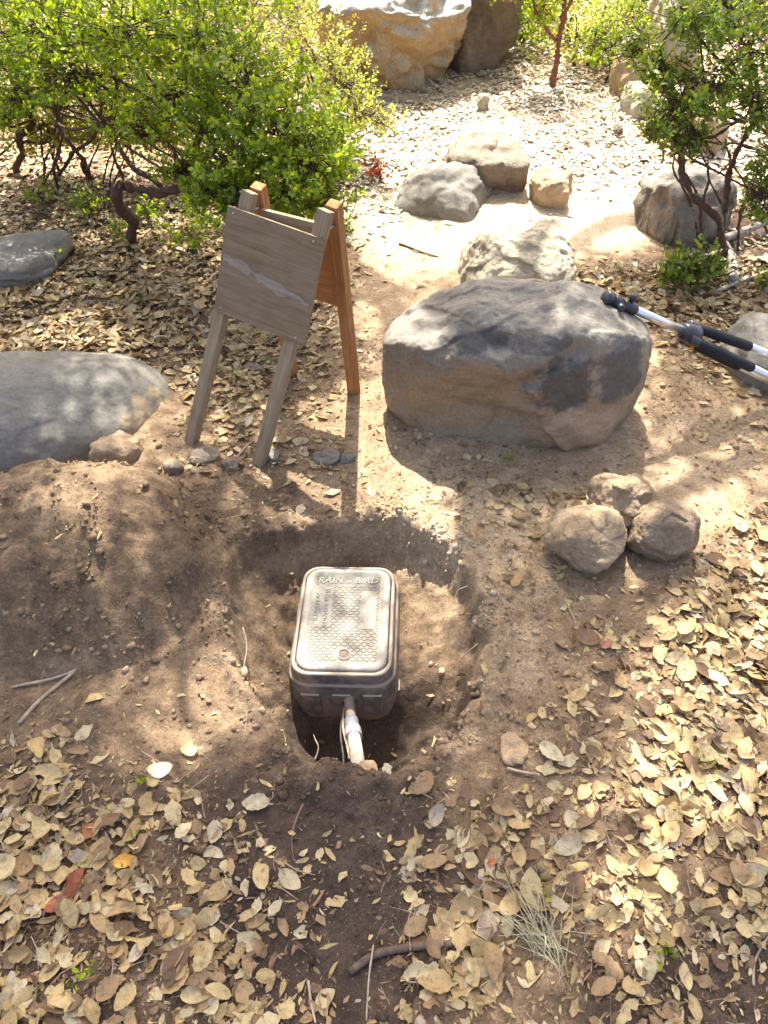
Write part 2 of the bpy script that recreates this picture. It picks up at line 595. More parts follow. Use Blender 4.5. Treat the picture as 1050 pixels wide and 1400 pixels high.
def height_sheet(name, xs, ys, zf, mat, dark_add=0.0):
    X, Y = np.meshgrid(xs, ys)
    Z = zf(X, Y)
    nx, ny = len(xs), len(ys)
    i = np.arange(nx - 1)[None, :] + nx * np.arange(ny - 1)[:, None]
    f = np.stack([i, i + 1, i + 1 + nx, i + nx], -1).reshape(-1, 4)
    me = mesh_np(name, np.stack([X, Y, Z], -1).reshape(-1, 3), f)
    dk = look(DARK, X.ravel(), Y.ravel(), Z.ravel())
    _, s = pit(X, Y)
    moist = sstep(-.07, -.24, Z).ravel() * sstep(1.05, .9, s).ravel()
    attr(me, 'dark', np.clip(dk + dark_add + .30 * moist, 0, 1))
    return link(name, me, mat)

xs = axis(-60, 60, -.62, .45, .0055, 1.031)
ys = axis(-8, 90, .78, 1.78, .0055, 1.022)
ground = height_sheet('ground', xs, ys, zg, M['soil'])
tag(ground, kind='structure')

def mound_z(X, Y):
    m = mound_h(X, Y)
    lump = (0.020 * n2(X, Y, .16, 2, .5, 61) + .006 * n2(X, Y, .06, 2, .6, 62)).reshape(X.shape) * sstep(0, .08, m)
    return zg(X, Y) + m - 0.012 + lump
mx_, my_ = np.arange(-1.5, -.26, .0095), np.arange(1.0, 1.88, .0095)
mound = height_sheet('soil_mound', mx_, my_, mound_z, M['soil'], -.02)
tag(mound, 'heap of loose brown soil dug out beside the pit', 'soil heap')

# ------------------------------------------------------------------ boulders and stones
def rock(name, label, px0, px1, py, h, depth, mat, planes=None, seed=0, zc=.35, p=9, amp=.05, sub=5, group=None, yaw=0, embed=.12,
         base=None, ridged=.03, dents=(), cat='boulder', flake=.018, nfl=60, fsharp=4.5, cracks=(), grain=.013):
    """px0..px1: span in the picture; py: where its front meets the ground; h height, depth metres front to back"""
    if base is None:
        g = at((px0 + px1) / 2, py)
    else:
        g = base
    yc = g.y + depth * .5
    gz = float(base_z(np.array(g.x), np.array(yc))) if cat != 'stone' else float(zfull(np.array([g.x]), np.array([yc]))[0])
    zmid = gz + zc * h
    dep = yc * CP - (zmid - CAM_H) * SP
    xc = ((px0 + px1) / 2 - 525) * dep / FPX
    hw = (px1 - px0) / 2 * dep / FPX
    bm = bmesh.new(); bmesh.ops.create_icosphere(bm, subdivisions=sub, radius=1)
    V = np.array([v.co[:] for v in bm.verts]); Fc = np.array([[v.index for v in f.verts] for f in bm.faces]); bm.free()
    r0 = np.random.default_rng(seed + 100)
    if planes is None:
        planes = []
        for k in range(16):
            d = r0.normal(size=3); d /= np.linalg.norm(d)
            planes.append((math.degrees(math.atan2(d[1], d[0])), math.degrees(math.asin(d[2])), r0.uniform(.80, 1.0)))
        planes += [(a, 0, 1) for a in (0, 90, 180, -90)] + [(0, 90, 1), (0, -90, 1)]
    acc = 0
    for az, el, dist in planes:
        a, e = math.radians(az), math.radians(el)
        nrm = np.array([math.cos(a) * math.cos(e), math.sin(a) * math.cos(e), math.sin(e)])
        acc = acc + np.maximum(V @ nrm / dist, 0) ** p
    acc = acc + .04
    R = acc ** (-1.0 / p)
    W = V * R[:, None]
    hi, lo = W.max(0), W.min(0)
    W[:, :2] = (W[:, :2] - (hi + lo)[:2] / 2) / ((hi - lo)[:2] / 2)
    W[:, 2] = np.where(W[:, 2] > 0, W[:, 2] / hi[2], W[:, 2] / -lo[2])
    S = np.array([hw, depth / 2, h * (1 - zc)])
    Wm = W * S
    Wm[:, 2] = np.where(W[:, 2] < 0, W[:, 2] * (h * zc + embed), Wm[:, 2])
    size = (hw * depth * h) ** (1 / 3)
    nrm = V / np.linalg.norm(V, axis=1)[:, None]
    q = Wm / size
    d = amp * fbm(q * 1.7 + seed * 3.1, 5, .5, seed) + ridged * -np.abs(fbm(q * 2.6 + seed, 3, .5, seed + 20)) * 1.2 + grain * fbm(q * 9, 4, .65, seed + 40)
    if flake:
        m = nfl; c = V[r0.choice(len(V), m, replace=False)]; c = c * .95
        off_ = r0.normal(0, 1, m); tl_ = r0.normal(0, 1, (m, 3))
        D = ((V[:, None] + .10 * np.stack([fbm(V * 3 + 9 * a, 2, .5, seed + a) for a in range(3)], 1)[:, None] - c[None]) ** 2).sum(2)
        Wt = np.exp(-D * m * fsharp); Wt /= Wt.sum(1)[:, None] + 1e-30
        d = d + flake * ((Wt * off_[None]).sum(1) + 1.1 * math.sqrt(m) * .35 * np.einsum('nm,nmk,mk->n', Wt, V[:, None] - c[None], tl_))
    for (pl_, cw, cd) in cracks:
        pl_ = np.array(pl_, float)
        best = np.full(len(W), 9.)
        wob = .03 * np.stack([fbm(W * 7 + 3 * a, 2, .5, seed + 60 + a) for a in range(3)], 1)
        for a_, b_ in zip(pl_, pl_[1:]):
            t_ = np.clip(((W + wob - a_) @ (b_ - a_)) / ((b_ - a_) @ (b_ - a_)), 0, 1)
            best = np.minimum(best, np.linalg.norm(W + wob - (a_ + t_[:, None] * (b_ - a_)), axis=1))
        d = d - cd * np.exp(-(best / cw) ** 2)
    for (dx, dy, dz, rad, dp) in dents:
        dd = np.linalg.norm(W - np.array([dx, dy, dz]), axis=1)
        d = d - dp * np.exp(-(dd / rad) ** 2)
    Wm = Wm + nrm * (d * size)[:, None]
    if yaw:
        c, s = math.cos(yaw), math.sin(yaw); Wm[:, :2] = Wm[:, :2] @ np.array([[c, s], [-s, c]])
    me = mesh_np(name, Wm, Fc)
    o = link(name, me, mat, loc=(xc, yc, zmid))
    return tag(o, label, cat, group)

GREY3 = [(.13, .125, .12), (.21, .20, .19), (.30, .285, .265)]
TAN3 = [(.30, .215, .13), (.42, .31, .19), (.52, .41, .27)]
rk_main = m_rock('grey_brown_sandstone', [(.14, .108, .072), (.21, .165, .115), (.28, .225, .16)], patina=(.175, .16, .135), under=(.27, .19, .115), scale=1.0, bscale=.5,
                 zones=(((-.22, -.24, -.10), (.26, .25, .15), (.27, .185, .105), .2), ((.10, -.26, .02), (.13, .14, .12), (.075, .068, .06), .12), ((.30, -.22, .06), (.12, .16, .13), (.085, .078, .07), .12), ((.20, -.25, -.17), (.2, .2, .10), (.33, .235, .15), .15),
                        ((-.20, -.22, .17), (.16, .12, .045), (.07, .064, .056), .1), ((.02, -.24, .17), (.10, .12, .03), (.09, .08, .07), .1)))
rk_left = m_rock('grey_sandstone', [(.14, .122, .092), (.19, .168, .13), (.245, .218, .172)], patina=(.165, .152, .128), scale=.9, bscale=.4)
rk_split = m_rock('grey_sandstone_with_tan_break', [(.13, .115, .09), (.175, .155, .122), (.22, .195, .155)], patina=(.155, .143, .122), scale=.9, bscale=.4, zones=(((.50, -.22, -.02), (.14, .35, .16), (.27, .20, .125), .06), ((.30, -.33, -.06), (.20, .12, .07), (.25, .185, .115), .08)))
rk_pale = m_rock('pale_pitted_sandstone', [(.24, .20, .13), (.42, .365, .26), (.55, .49, .37)], scale=1.4, lichen=(.16, .15, .12))
rk_tan = m_rock('tan_sandstone', [(.30, .23, .15), (.40, .32, .22), (.48, .40, .29)], patina=(.50, .47, .42), under=(.40, .27, .135), scale=.8, lichen=(.27, .245, .20))
rk_dark = m_rock('dark_brown_sandstone', [(.12, .085, .06), (.20, .145, .10), (.29, .22, .155)], patina=(.22, .18, .13), scale=1.2)
rk_slab = m_rock('dark_brown_field_stone', [(.17, .12, .075), (.25, .185, .12), (.33, .255, .17)], scale=2.0)
rk_stone = m_rock('brown_field_stone', [(.23, .16, .095), (.33, .24, .148), (.41, .315, .205)], scale=2.2, bscale=1.0)
rk_far = m_rock('mottled_grey_tan_sandstone', [(.16, .13, .095), (.26, .21, .15), (.36, .30, .215)], patina=(.22, .20, .165), streak=(.06, .054, .046), scale=1.3)
rk_grey = m_rock('dusty_grey_stone', [(.14, .12, .095), (.19, .165, .13), (.25, .215, .17)], scale=1.8)
rk_ochre = m_rock('ochre_sandstone', [(.30, .2, .11), (.40, .28, .16), (.5, .38, .24)], scale=1.6)

rock('boulder', 'large grey boulder with brown undercut front and dark stains, behind the pit', 524, 898, 632, .495, .52, rk_main,
     planes=[(-95, 80, .95), (60, 70, .97), (90, 48, .92), (180, 48, .92), (155, 60, .93), (5, 52, .93), (0, 5, 1.0), (20, 20, 1.0), (-22, -6, .95), (-58, 2, .93), (-110, -14, .90), (-152, -8, .95),
             (180, 0, 1.0), (150, 10, 1.0), (90, 0, 1.0), (45, 10, 1.0), (-135, 38, 1.10), (-40, 40, 1.06), (-85, -40, 1.05), (0, -90, 1)],
     seed=3, zc=.5, p=20, amp=.045, sub=7, ridged=.022, flake=.010, grain=.006, nfl=34, fsharp=5,
     cracks=(([(-.1, .35, .95), (.2, .1, 1.0), (.45, -.15, 1.0)], .014, .035), ([(-.55, -.5, .9), (-.3, -.45, .95), (-.25, -.6, .9)], .012, .035), ([(.0, -.45, 1.0), (.2, -.5, 1.0)], .012, .025), ([(-.9, -.7, .3), (-.4, -.95, .5), (.1, -.95, .35), (.5, -.95, .6)], .012, .035), ([(.25, -.95, .6), (.3, -1, .1), (.22, -1, -.4)], .012, .03)),
     dents=((-.75, -.35, .75, .16, .07), (-.25, -.85, .7, .14, .06), (.35, -.9, .65, .14, .05), (.9, -.15, .3, .18, .06), (-.45, -.95, -.35, .45, .12)))
rock('boulder', 'smooth rounded grey boulder behind the soil heap', -170, 218, 652, .19, .60, rk_split,
     planes=[(-90, 50, .92), (90, 50, .95), (0, 90, 1), (0, 30, .92), (-35, 0, .95), (0, 0, 1), (-90, 0, 1), (90, 0, 1), (180, 0, 1), (180, 45, .95), (-40, 45, .98), (0, -90, 1)],
     seed=5, zc=.25, p=5, amp=.03, sub=6, ridged=.008, flake=.004, grain=.005, dents=((.82, -.45, .45, .28, .05),))
rock('boulder', 'pale pitted sandstone rock directly behind the large grey boulder', 628, 786, 410, .21, .46, rk_pale, seed=11, zc=.35, p=12, amp=.045, ridged=.03, sub=6, flake=.014,
     planes=[(-90, 45, .85), (0, 90, .95), (180, 20, .9), (-140, 30, .9), (0, 20, .95), (-50, 35, .9), (90, 30, 1), (0, 0, 1), (-90, 0, 1), (180, 0, 1), (0, -90, 1)])
rock('boulder', 'low blue grey rock half buried beside the footpath', 548, 668, 300, .15, .55, rk_left, seed=12, zc=.2, p=6, amp=.05, yaw=-.35,
     planes=[(-60, 40, .85), (150, 50, .8), (0, 90, 1), (-120, 40, .95), (0, 20, .95), (180, 0, 1), (0, 0, 1), (90, 0, 1), (-90, 0, 1), (0, -90, 1)])
rock('boulder', 'brown rough rock behind the low blue grey rock', 606, 716, 268, .21, .5, rk_dark, seed=13, zc=.45, p=9, amp=.07)
rock('boulder', 'small round ochre rock at the edge of the sunlit clearing', 725, 776, 286, .135, .24, rk_ochre, seed=14, zc=.5, p=6, amp=.06)
rock('stone', 'tiny pale stone touching the small round ochre rock', 768, 783, 262, .09, .11, rk_ochre, seed=34, zc=.4, p=6, amp=.05, sub=4, cat='stone')
rock('boulder', 'blocky rock with black streaks below the shrub on the far bank', 880, 1000, 334, .26, .42, rk_far, seed=15, zc=.45, p=14, amp=.06, ridged=.06,
     planes=[(-90, 20, .9), (-150, 5, .92), (180, 0, 1), (0, 90, .97), (160, 55, .85), (30, 40, .9), (0, 0, 1), (-40, 10, .95), (90, 10, 1), (0, -90, 1), (-90, 60, .92)])
rock('boulder', 'huge ochre boulder with grey white top overlooking the clearing', 426, 668, 142, .57, 1.0, rk_tan, seed=17, zc=.62, p=10, amp=.10, sub=6, ridged=.07,
     planes=[(-90, 65, .95), (0, 90, 1), (-100, -15, .72), (-30, -18, .80), (-160, -25, .78), (180, 10, 1), (180, 50, .82), (0, 20, 1), (-140, 30, .98), (-50, 35, .95), (90, 0, 1), (150, 40, .95), (0, -90, 1)])
rock('boulder', 'dark shaded boulder leaning against the huge ochre one', 600, 704, 112, .62, .8, rk_dark, seed=18, zc=.5, p=9, amp=.09, ridged=.06, base=at(650, 104))
rock('boulder', 'tan boulder half hidden behind the streaked shrub branches', 884, 962, 122, .62, .6, rk_tan, seed=19, zc=.45, p=9, amp=.06)
rock('boulder', 'small brown rock at the far end of the clearing', 838, 886, 140, .27, .35, rk_ochre, seed=20, zc=.4, p=8, amp=.08)
rock('boulder', 'pale wedge shaped rock on the clearing edge', 852, 898, 172, .18, .35, rk_pale, seed=21, zc=.35, p=9, amp=.06)
rock('boulder', 'pale rounded rock nearest the wedge shaped one', 886, 950, 196, .19, .4, rk_far, seed=22, zc=.3, p=8, amp=.07)
rock('boulder', 'shadowed brown rock behind the shrub stem', 922, 992, 222, .28, .5, rk_ochre, seed=23, zc=.3, p=9, amp=.07)
rock('boulder', 'grey rock speckled with shade under the big shrub', -80, 88, 398, .12, .45, rk_left, seed=24, zc=.25, p=7, amp=.05)
rock('boulder', 'grey green rock under the tripod legs', 992, 1130, 545, .15, .42, rk_left, seed=25, zc=.2, p=6, amp=.05, yaw=.3)
rock('stone', 'rounded brown stone in front of the stone cluster', 748, 862, 796, .155, .19, rk_stone, seed=26, zc=.45, p=16, amp=.03, ridged=.02, flake=.016, nfl=30, fsharp=8, sub=6, cat='stone', embed=.02,
     planes=[(-70, 50, .8), (-110, 10, .95), (0, 20, 1), (180, 10, 1), (170, 55, .85), (90, 60, .9), (-30, -30, .8), (-140, -30, .85), (90, 0, 1), (0, -90, 1), (0, 80, 1)])
rock('stone', 'rough reddish brown stone at the back of the stone cluster', 806, 898, 748, .18, .19, rk_stone, seed=27, zc=.45, p=20, amp=.05, ridged=.05, cat='stone', embed=.02, sub=6,
     planes=[(-100, 35, .85), (-40, 45, .8), (20, 50, .9), (0, 5, 1), (-60, -20, .9), (180, 10, .95), (-150, 20, .9), (120, 60, .85), (90, 0, 1), (0, -90, 1), (60, 75, .95)])
rock('stone', 'dark angular stone with flat top in the stone cluster', 858, 956, 782, .165, .19, rk_slab, seed=28, zc=.45, p=34, amp=.02, sub=6, flake=.016, nfl=24, fsharp=8, cat='stone', embed=.02,
     planes=[(-90, 25, .85), (-30, 10, .9), (180, 15, .95), (150, 45, .9), (20, 70, .92), (-120, -25, .85), (-60, -25, .85), (90, 0, 1), (0, 0, 1), (0, -90, 1)])
rock('stone', 'angular brown stone wedged against the smooth grey boulder', 128, 192, 646, .075, .11, rk_stone, seed=29, zc=.4, p=14, amp=.06, sub=4, cat='stone', base=at(160, 640) + Vector((0, -.02, 0)))
for lb, a0, a1, y0, hh, mt, sd in (('flat grey stone in the shadow of the wooden sign', 428, 466, 646, .022, rk_grey, 40), ('grey stone touching the twin in the sign shadow', 462, 486, 640, .02, rk_grey, 41),
                              ('grey stone behind the nearest sign leg', 356, 384, 640, .03, rk_grey, 42), ('grey stone between the two nearest sign legs', 262, 300, 642, .022, rk_dark, 43),
                              ('dark earthy stone between grey stone and sign leg', 304, 326, 652, .028, rk_dark, 44), ('dark earthy stone on the heap edge near the sign', 224, 250, 658, .035, rk_dark, 45),
                              ('yellowish stone on the pit rim beside the pipe', 487, 517, 1066, .018, rk_ochre, 46), ('small pale stone on the pit rim', 522, 536, 1062, .010, rk_pale, 47),
                              ('pale crumbling stone in front of the pit', 684, 722, 1044, .016, rk_ochre, 48), ('small blue grey stone on the bright clearing', 838, 850, 196, .06, rk_grey, 49),
                              ('white stone at the edge of the huge boulder shade', 652, 668, 156, .08, rk_pale, 50), ('tiny rounded tan pebble among the leaves', 236, 248, 1124, .012, rk_ochre, 51)):
    rock('stone', lb, a0, a1, y0, hh, (a1 - a0) * .0022 if y0 > 300 else .12, mt, seed=sd, zc=.3, p=22, amp=.07, sub=4, cat='stone', embed=.03, flake=.05, nfl=20)

# ------------------------------------------------------------------ irrigation valve box in the pit
def rrect(hx, hy, r, seg=6):
    pts = []
    for cx, cy, a0 in ((hx - r, hy - r, 0), (-hx + r, hy - r, 90), (-hx + r, -hy + r, 180), (hx - r, -hy + r, 270)):
        for k in range(seg + 1):
            a = math.radians(a0 + 90 * k / seg)
            pts.append((cx + r * math.cos(a), cy + r * math.sin(a)))
    return np.array(pts)

def loft(rings, cap_lo=False, cap_hi=True):
    """rings: list of (n,3)"""
    n = len(rings[0]); mb = MB()
    V = np.concatenate(rings); s = np.arange(n); s1 = (s + 1) % n; q = []
    for i in range(len(rings) - 1):
        q.append(np.stack([i * n + s, i * n + s1, (i + 1) * n + s1, (i + 1) * n + s], 1))
    t = []
    if cap_hi:
        V = np.concatenate([V, rings[-1].mean(0)[None]]); c = len(V) - 1; o = (len(rings) - 1) * n
        t.append(np.stack([np.full(n, c), o + s, o + s1], 1))
    if cap_lo:
        V = np.concatenate([V, rings[0].mean(0)[None]]); c = len(V) - 1
        t.append(np.stack([np.full(n, c), s1, s], 1))
    return mb.add(V, np.concatenate(q), np.concatenate(t) if t else ())

def R3(hx, hy, r, z, seg=6):
    a = rrect(hx, hy, r, seg); return np.c_[a, np.full(len(a), z)]

def m_box_body():
    m, nt, b = newmat('dusty_black_plastic')
    v = coords(nt); n = ntex(nt, v, 11, 6, .65, .4); n3 = ntex(nt, v, 70, 5, .65)
    c = ramp(nt, math_(nt, 'ADD', math_(nt, 'MULTIPLY', n, .7), math_(nt, 'MULTIPLY', n3, .3)), [(.30, (.04, .04, .052)), (.43, (.075, .065, .062)), (.52, (.15, .115, .085)), (.64, (.25, .19, .135))])
    geo = nt.nodes.new('ShaderNodeNewGeometry'); sep = nt.nodes.new('ShaderNodeSeparateXYZ'); nt.links.new(geo.outputs['Normal'], sep.inputs[0])
    c = mixc(nt, ramp(nt, sep.outputs[2], [(.35, (0, 0, 0)), (.8, (1, 1, 1))]), c, (.27, .21, .155))
    pos = nt.nodes.new('ShaderNodeSeparateXYZ'); nt.links.new(coords(nt), pos.inputs[0])
    f = math_(nt, 'ADD', math_(nt, 'MULTIPLY', pos.outputs[2], -6.0), math_(nt, 'MULTIPLY', math_(nt, 'SUBTRACT', n, .5), 2.0))
    c = mixc(nt, ramp(nt, f, [(.7, (0, 0, 0)), (1.0, (.85, .85, .85))]), c, (.20, .145, .10))
    nt.links.new(c, b.inputs['Base Color']); b.inputs['Roughness'].default_value = .75
    bump(nt, b, [(n3, .3, .002)])
    return m

def m_lid(name, base, dusty, f0):
    m, nt, b = newmat(name)
    v = coords(nt); n = ntex(nt, v, 14, 6, .65, .5); n3 = ntex(nt, v, 120, 5, .7)
    c = ramp(nt, n, [(f0, base), (f0 + .2, dusty)])
    c = mixc(nt, .6, c, ramp(nt, n3, [(.3, (.65, .65, .65)), (.6, (1.1, 1.1, 1.1))]), 'MULTIPLY')
    nt.links.new(c, b.inputs['Base Color']); b.inputs['Roughness'].default_value = .8; b.inputs['Specular IOR Level'].default_value = .25
    bump(nt, b, [(n3, .25, .001)])
    return m

lid_c = [atz(412, 786, -.08), atz(527, 784, -.08), atz(537, 899, -.08), atz(412.5, 903, -.08)]
_bx = sum((c.x for c in lid_c)) / 4; _by = (atz(470, 778, -.08).y + atz(475, 916, -.08).y) / 2
LID_HX, LID_HY = .124, .178
box_o = thing('valve_box', 'dusty black plastic irrigation valve box with grey lid in the dug pit', 'valve box', (_bx, _by, -.08))
box_o.rotation_euler = (math.radians(1.0), math.radians(-1.2), math.radians(-2.2))
mat_body = m_box_body(); mat_lid = m_lid('dusty_grey_plastic_lid', (.20, .175, .135), (.29, .255, .20), .38); mat_rim = m_lid('pale_dusty_lid_rim', (.23, .205, .165), (.32, .285, .23), .38)
rings = [R3(.172, .226, .070, -.36), R3(.158, .212, .064, -.18), R3(.1475, .2015, .058, -.050), R3(.1465, .2005, .057, -.046), R3(.1415, .1955, .054, -.044), R3(.1405, .1945, .053, -.038),
         R3(.1375, .1915, .050, -.012), R3(.1355, .1895, .048, -.006), R3(.1305, .1845, .045, -.004), R3(.1275, .1815, .044, -.005), R3(.127, .181, .044, -.03)]
body = link('body', loft(rings, cap_hi=True).me('body'), mat_body, box_o)
# raised ribs and step plates moulded on the front wall
for k, x in enumerate((-.085, .0, .085)):
    mt4 = Matrix.Translation((x, -.2065, -.115)) @ Matrix.Rotation(math.radians(-4.6), 4, 'X')
    link('rib_plate', box_me('rib_plate', mt4, .052, .012, .075, .003), mat_body, body)
for x in (-.152, .152):
    link('side_rib', box_me('side_rib', Matrix.Translation((x, -.02, -.13)) @ Matrix.Rotation(math.radians(2.5 * (1 if x > 0 else -1) * -1), 4, 'Y'), .012, .28, .016, .003), mat_body, body)
lidp = link('lid', loft([R3(LID_HX - .001, LID_HY - .001, .042, -.022), R3(LID_HX, LID_HY, .043, -.003), R3(LID_HX - .0035, LID_HY - .0035, .040, .0015), R3(LID_HX - .020, LID_HY - .020, .026, .0022),
                         R3(LID_HX - .0215, LID_HY - .0215, .025, -.0004)]).me('lid'), mat_lid, box_o)
border = loft([R3(LID_HX - .0045, LID_HY - .0045, .039, .0012), R3(LID_HX - .006, LID_HY - .006, .038, .0030), R3(LID_HX - .0185, LID_HY - .0185, .026, .0030), R3(LID_HX - .0195, LID_HY - .0195, .025, .0012)], cap_hi=False)
link('lid_border', border.me('lid_border'), mat_rim, lidp)
# tread bars
mb = MB(); kx = 0
def text_zone(x, y):
    return (-.096 < x < -.040 and -.03 < y < .11) or (.045 < x < .083 and -.045 < y < .095) or (-.085 < x < .085 and .112 < y < .148) or (math.hypot(x, y + .128) < .024)
pitch = .0105
for iy in range(-16, 17):
    for ix in range(-11, 12):
        x = ix * pitch * .86; y = iy * pitch * .93
        if abs(x) > LID_HX - .026 or abs(y) > LID_HY - .026 or text_zone(x, y): continue
        a = math.radians(40 if (ix + iy) % 2 else -40)
        ca, sa = math.cos(a), math.sin(a); l, w, zz = .0050, .0012, .0015
        pts = []
        for (u, v_, z_) in ((-l, -w, -.0006), (l, -w, -.0006), (l, w, -.0006), (-l, w, -.0006), (-l * .8, -w * .5, zz), (l * .8, -w * .5, zz), (l * .8, w * .5, zz), (-l * .8, w * .5, zz)):
            pts.append((x + u * ca - v_ * sa, y + u * sa + v_ * ca, z_))
        mb.add(pts, [(4, 5, 6, 7), (0, 1, 5, 4), (1, 2, 6, 5), (2, 3, 7, 6), (3, 0, 4, 7)])
tag(link('tread_pattern', mb.me('tread_pattern', False), mat_lid, lidp), kind='stuff')

def text_part(name, s, size, loc, rotz, parent, mat, shear=0.0, bold=0.0):
    cu = bpy.data.curves.new(name, 'FONT'); cu.body = s; cu.size = size; cu.align_x = 'CENTER'; cu.align_y = 'CENTER'; cu.extrude = .0012; cu.shear = shear; cu.offset = bold
    cu.space_character = 1.08
    t = bpy.data.objects.new(name + '_tmp', cu); COL.objects.link(t)
    dg = bpy.context.evaluated_depsgraph_get(); dg.update()
    me = bpy.data.meshes.new_from_object(t.evaluated_get(dg)); me.name = name
    bpy.data.objects.remove(t)
    me.materials.clear()
    o = link(name, me, mat, parent, loc); o.rotation_euler = (0, 0, rotz)
    return o
mat_let = m_lid('raised_lettering', (.30, .27, .22), (.38, .345, .285), .35)
text_part('lettering', 'RAIN', .030, (-.053, .130, .0016), 0, lidp, mat_let, .2, .0)
text_part('lettering', 'BIRD', .030, (.053, .130, .0016), 0, lidp, mat_let, .2, .0)
em = MB()
for sx, ang in ((-1, 35), (1, -35)):
    c_, s_ = math.cos(math.radians(ang)), math.sin(math.radians(ang))
    pts = [(sx * .001, 0), (sx * .006, .0045), (sx * .008, .001), (sx * .004, -.0035)]
    em.add([(c_ * a - s_ * b_, s_ * a + c_ * b_, .0016) for a, b_ in pts] + [(c_ * a - s_ * b_, s_ * a + c_ * b_, -.001) for a, b_ in pts],
           [(0, 1, 2, 3) if sx > 0 else (3, 2, 1, 0), (0, 1, 5, 4), (1, 2, 6, 5), (2, 3, 7, 6), (3, 0, 4, 7)])
link('emblem', em.me('emblem', False), mat_let, lidp, (.002, .128, .0012))
text_part('lettering', 'IRRIGATION', .0165, (-.083, .034, .0012), math.radians(90), lidp, mat_let, 0, .0002)
text_part('lettering', 'CONTROL VALVE', .0165, (-.057, .034, .0012), math.radians(90), lidp, mat_let, 0, .0002)
pl = loft([np.array([(.046, -.044, -.0006), (.082, -.044, -.0006), (.082, .094, -.0006), (.046, .094, -.0006)]), np.array([(.0465, -.0435, .0012), (.0815, -.0435, .0012), (.0815, .0935, .0012), (.0465, .0935, .0012)])])
link('blank_plate', pl.me('blank_plate', False), mat_lid, lidp)
ang = np.linspace(0, 2 * np.pi, 29)[:-1]
def ringc(r, z): return np.c_[np.cos(ang) * r, np.sin(ang) * r, np.full(28, z)]
link('keyhole_ring', loft([ringc(.0185, -.0006), ringc(.0180, .0030), ringc(.0145, .0030), ringc(.0140, -.0006)], cap_hi=False).me('keyhole_ring'), mat_rim, lidp, (.006, -.128, 0))
link('keyhole', loft([ringc(.0142, -.0002), ringc(.0125, .0004)]).me('keyhole'), m_simple('dirt_filled_keyhole', (.15, .105, .075), .95, nscale=300, bstr=.8), lidp, (.006, -.128, 0))

# water pipe out of the box front
pvc = m_simple('dirty_white_pvc', (.40, .35, .28), .7, 0, .3, 60, .45)
gpvc = m_simple('grey_pvc', (.115, .115, .135), .5, 0, .45, 60, .3)
bpvc = m_simple('muddy_pipe', (.19, .15, .105), .75, 0, .3, 80, .3)
P0 = Vector((atz(477, 962, -.19).x, _by - .20, -.175)); P1 = atz(480, 985, -.195); P2 = atz(484, 1008, -.165); P3 = atz(489, 1040, -.10); P4 = P3 + (P3 - P2) * .9
pipe = thing('water_pipe', 'white plastic water pipe with grey coupling leaving the valve box', 'pipe', (P1.x, P1.y, -.2))
def rel(pts, o): return [Vector(p) - o.location for p in pts]
mb = MB(); mb.tube(rel(curve_pts([P0, (P0 + P1) / 2, P1], 6), pipe), .0145, 16); link('stub', mb.me('stub'), bpvc, pipe)
d12 = (P2 - P1)
mb = MB(); mb.tube(rel([P1, P1 + d12 * .02, P1 + d12 * .55, P1 + d12 * .57], pipe), [.0175, .0195, .0195, .019], 20); link('coupling', mb.me('coupling'), gpvc, pipe)
mb = MB(); mb.tube(rel([P1 + d12 * .55, P1 + d12 * .57, P2, P2 + d12 * .01], pipe), [.0205, .0225, .0225, .0205], 20); link('collar', mb.me('collar'), m_simple('pale_grey_pvc', (.24, .23, .25), .35, 0, .5, 60, .2), pipe)
mb = MB(); mb.tube(rel([P2 - d12 * .1, P3, P4], pipe), .0172, 18); link('white_pipe', mb.me('white_pipe'), pvc, pipe)
w0 = atz(468, 972, -.2); w1 = atz(466, 1000, -.2); w2 = atz(470, 1035, -.13)
mb = MB(); mb.tube(curve_pts([w0 + Vector((0, .03, .02)), w0, w1, w2, w2 + Vector((0, -.05, .0))], 16, .003, 4), .0028, 6)
tag(link('cable', mb.me('cable'), m_simple('muddy_black_cable', (.05, .042, .036), .7, nscale=90), None), 'thin dark cable running beside the water pipe', 'cable')
mb = MB(); mb.tube(curve_pts([w0 + Vector((.008, .02, .0)), w1 + Vector((.006, 0, .006)), w2 + Vector((.012, -.01, .01))], 14, .004, 9), .0032, 6)
tag(link('root', mb.me('root'), M['twig'], None), 'thin pale root hanging between cable and water pipe', 'root')

# ------------------------------------------------------------------ wooden sandwich board
FLf, FRf = atz(260, 612), atz(352, 642)
RLf, RRf = atz(400, 513), atz(484, 537)
TL, TR = Vector((-.378, 2.200, .784)), Vector((-.156, 2.072, .785))
sign = thing('sandwich_board', 'weathered wooden A-frame sign with blank plywood face', 'sign', ((FLf + FRf + RLf + RRf) / 4)[:])
wood_f = m_wood('weathered_grey_wood', (.16, .11, .066), (.26, .19, .115), (.35, .27, .175), 'Z')
wood_r = m_wood('orange_brown_wood', (.22, .095, .035), (.33, .155, .06), (.42, .235, .11), 'Z')
ply = m_wood('weathered_plywood', (.145, .093, .05), (.21, .145, .083), (.28, .205, .125), 'X', weather=(.20, .15, .095))
ply_r = m_wood('brown_plywood', (.28, .12, .05), (.38, .18, .075), (.45, .25, .12), 'X')
def frame(a, b, side):
    """matrix with Z along a->b, X along side"""
    z = (b - a).normalized(); x = (side - z * side.dot(z)).normalized(); y = z.cross(x)
    m = Matrix.Identity(4)
    for i, c in enumerate((x, y, z)):
        for j in range(3): m[j][i] = c[j]
    m.translation = (a + b) / 2
    return m
ridge = (TR - TL)
LW, LT = .038, .032
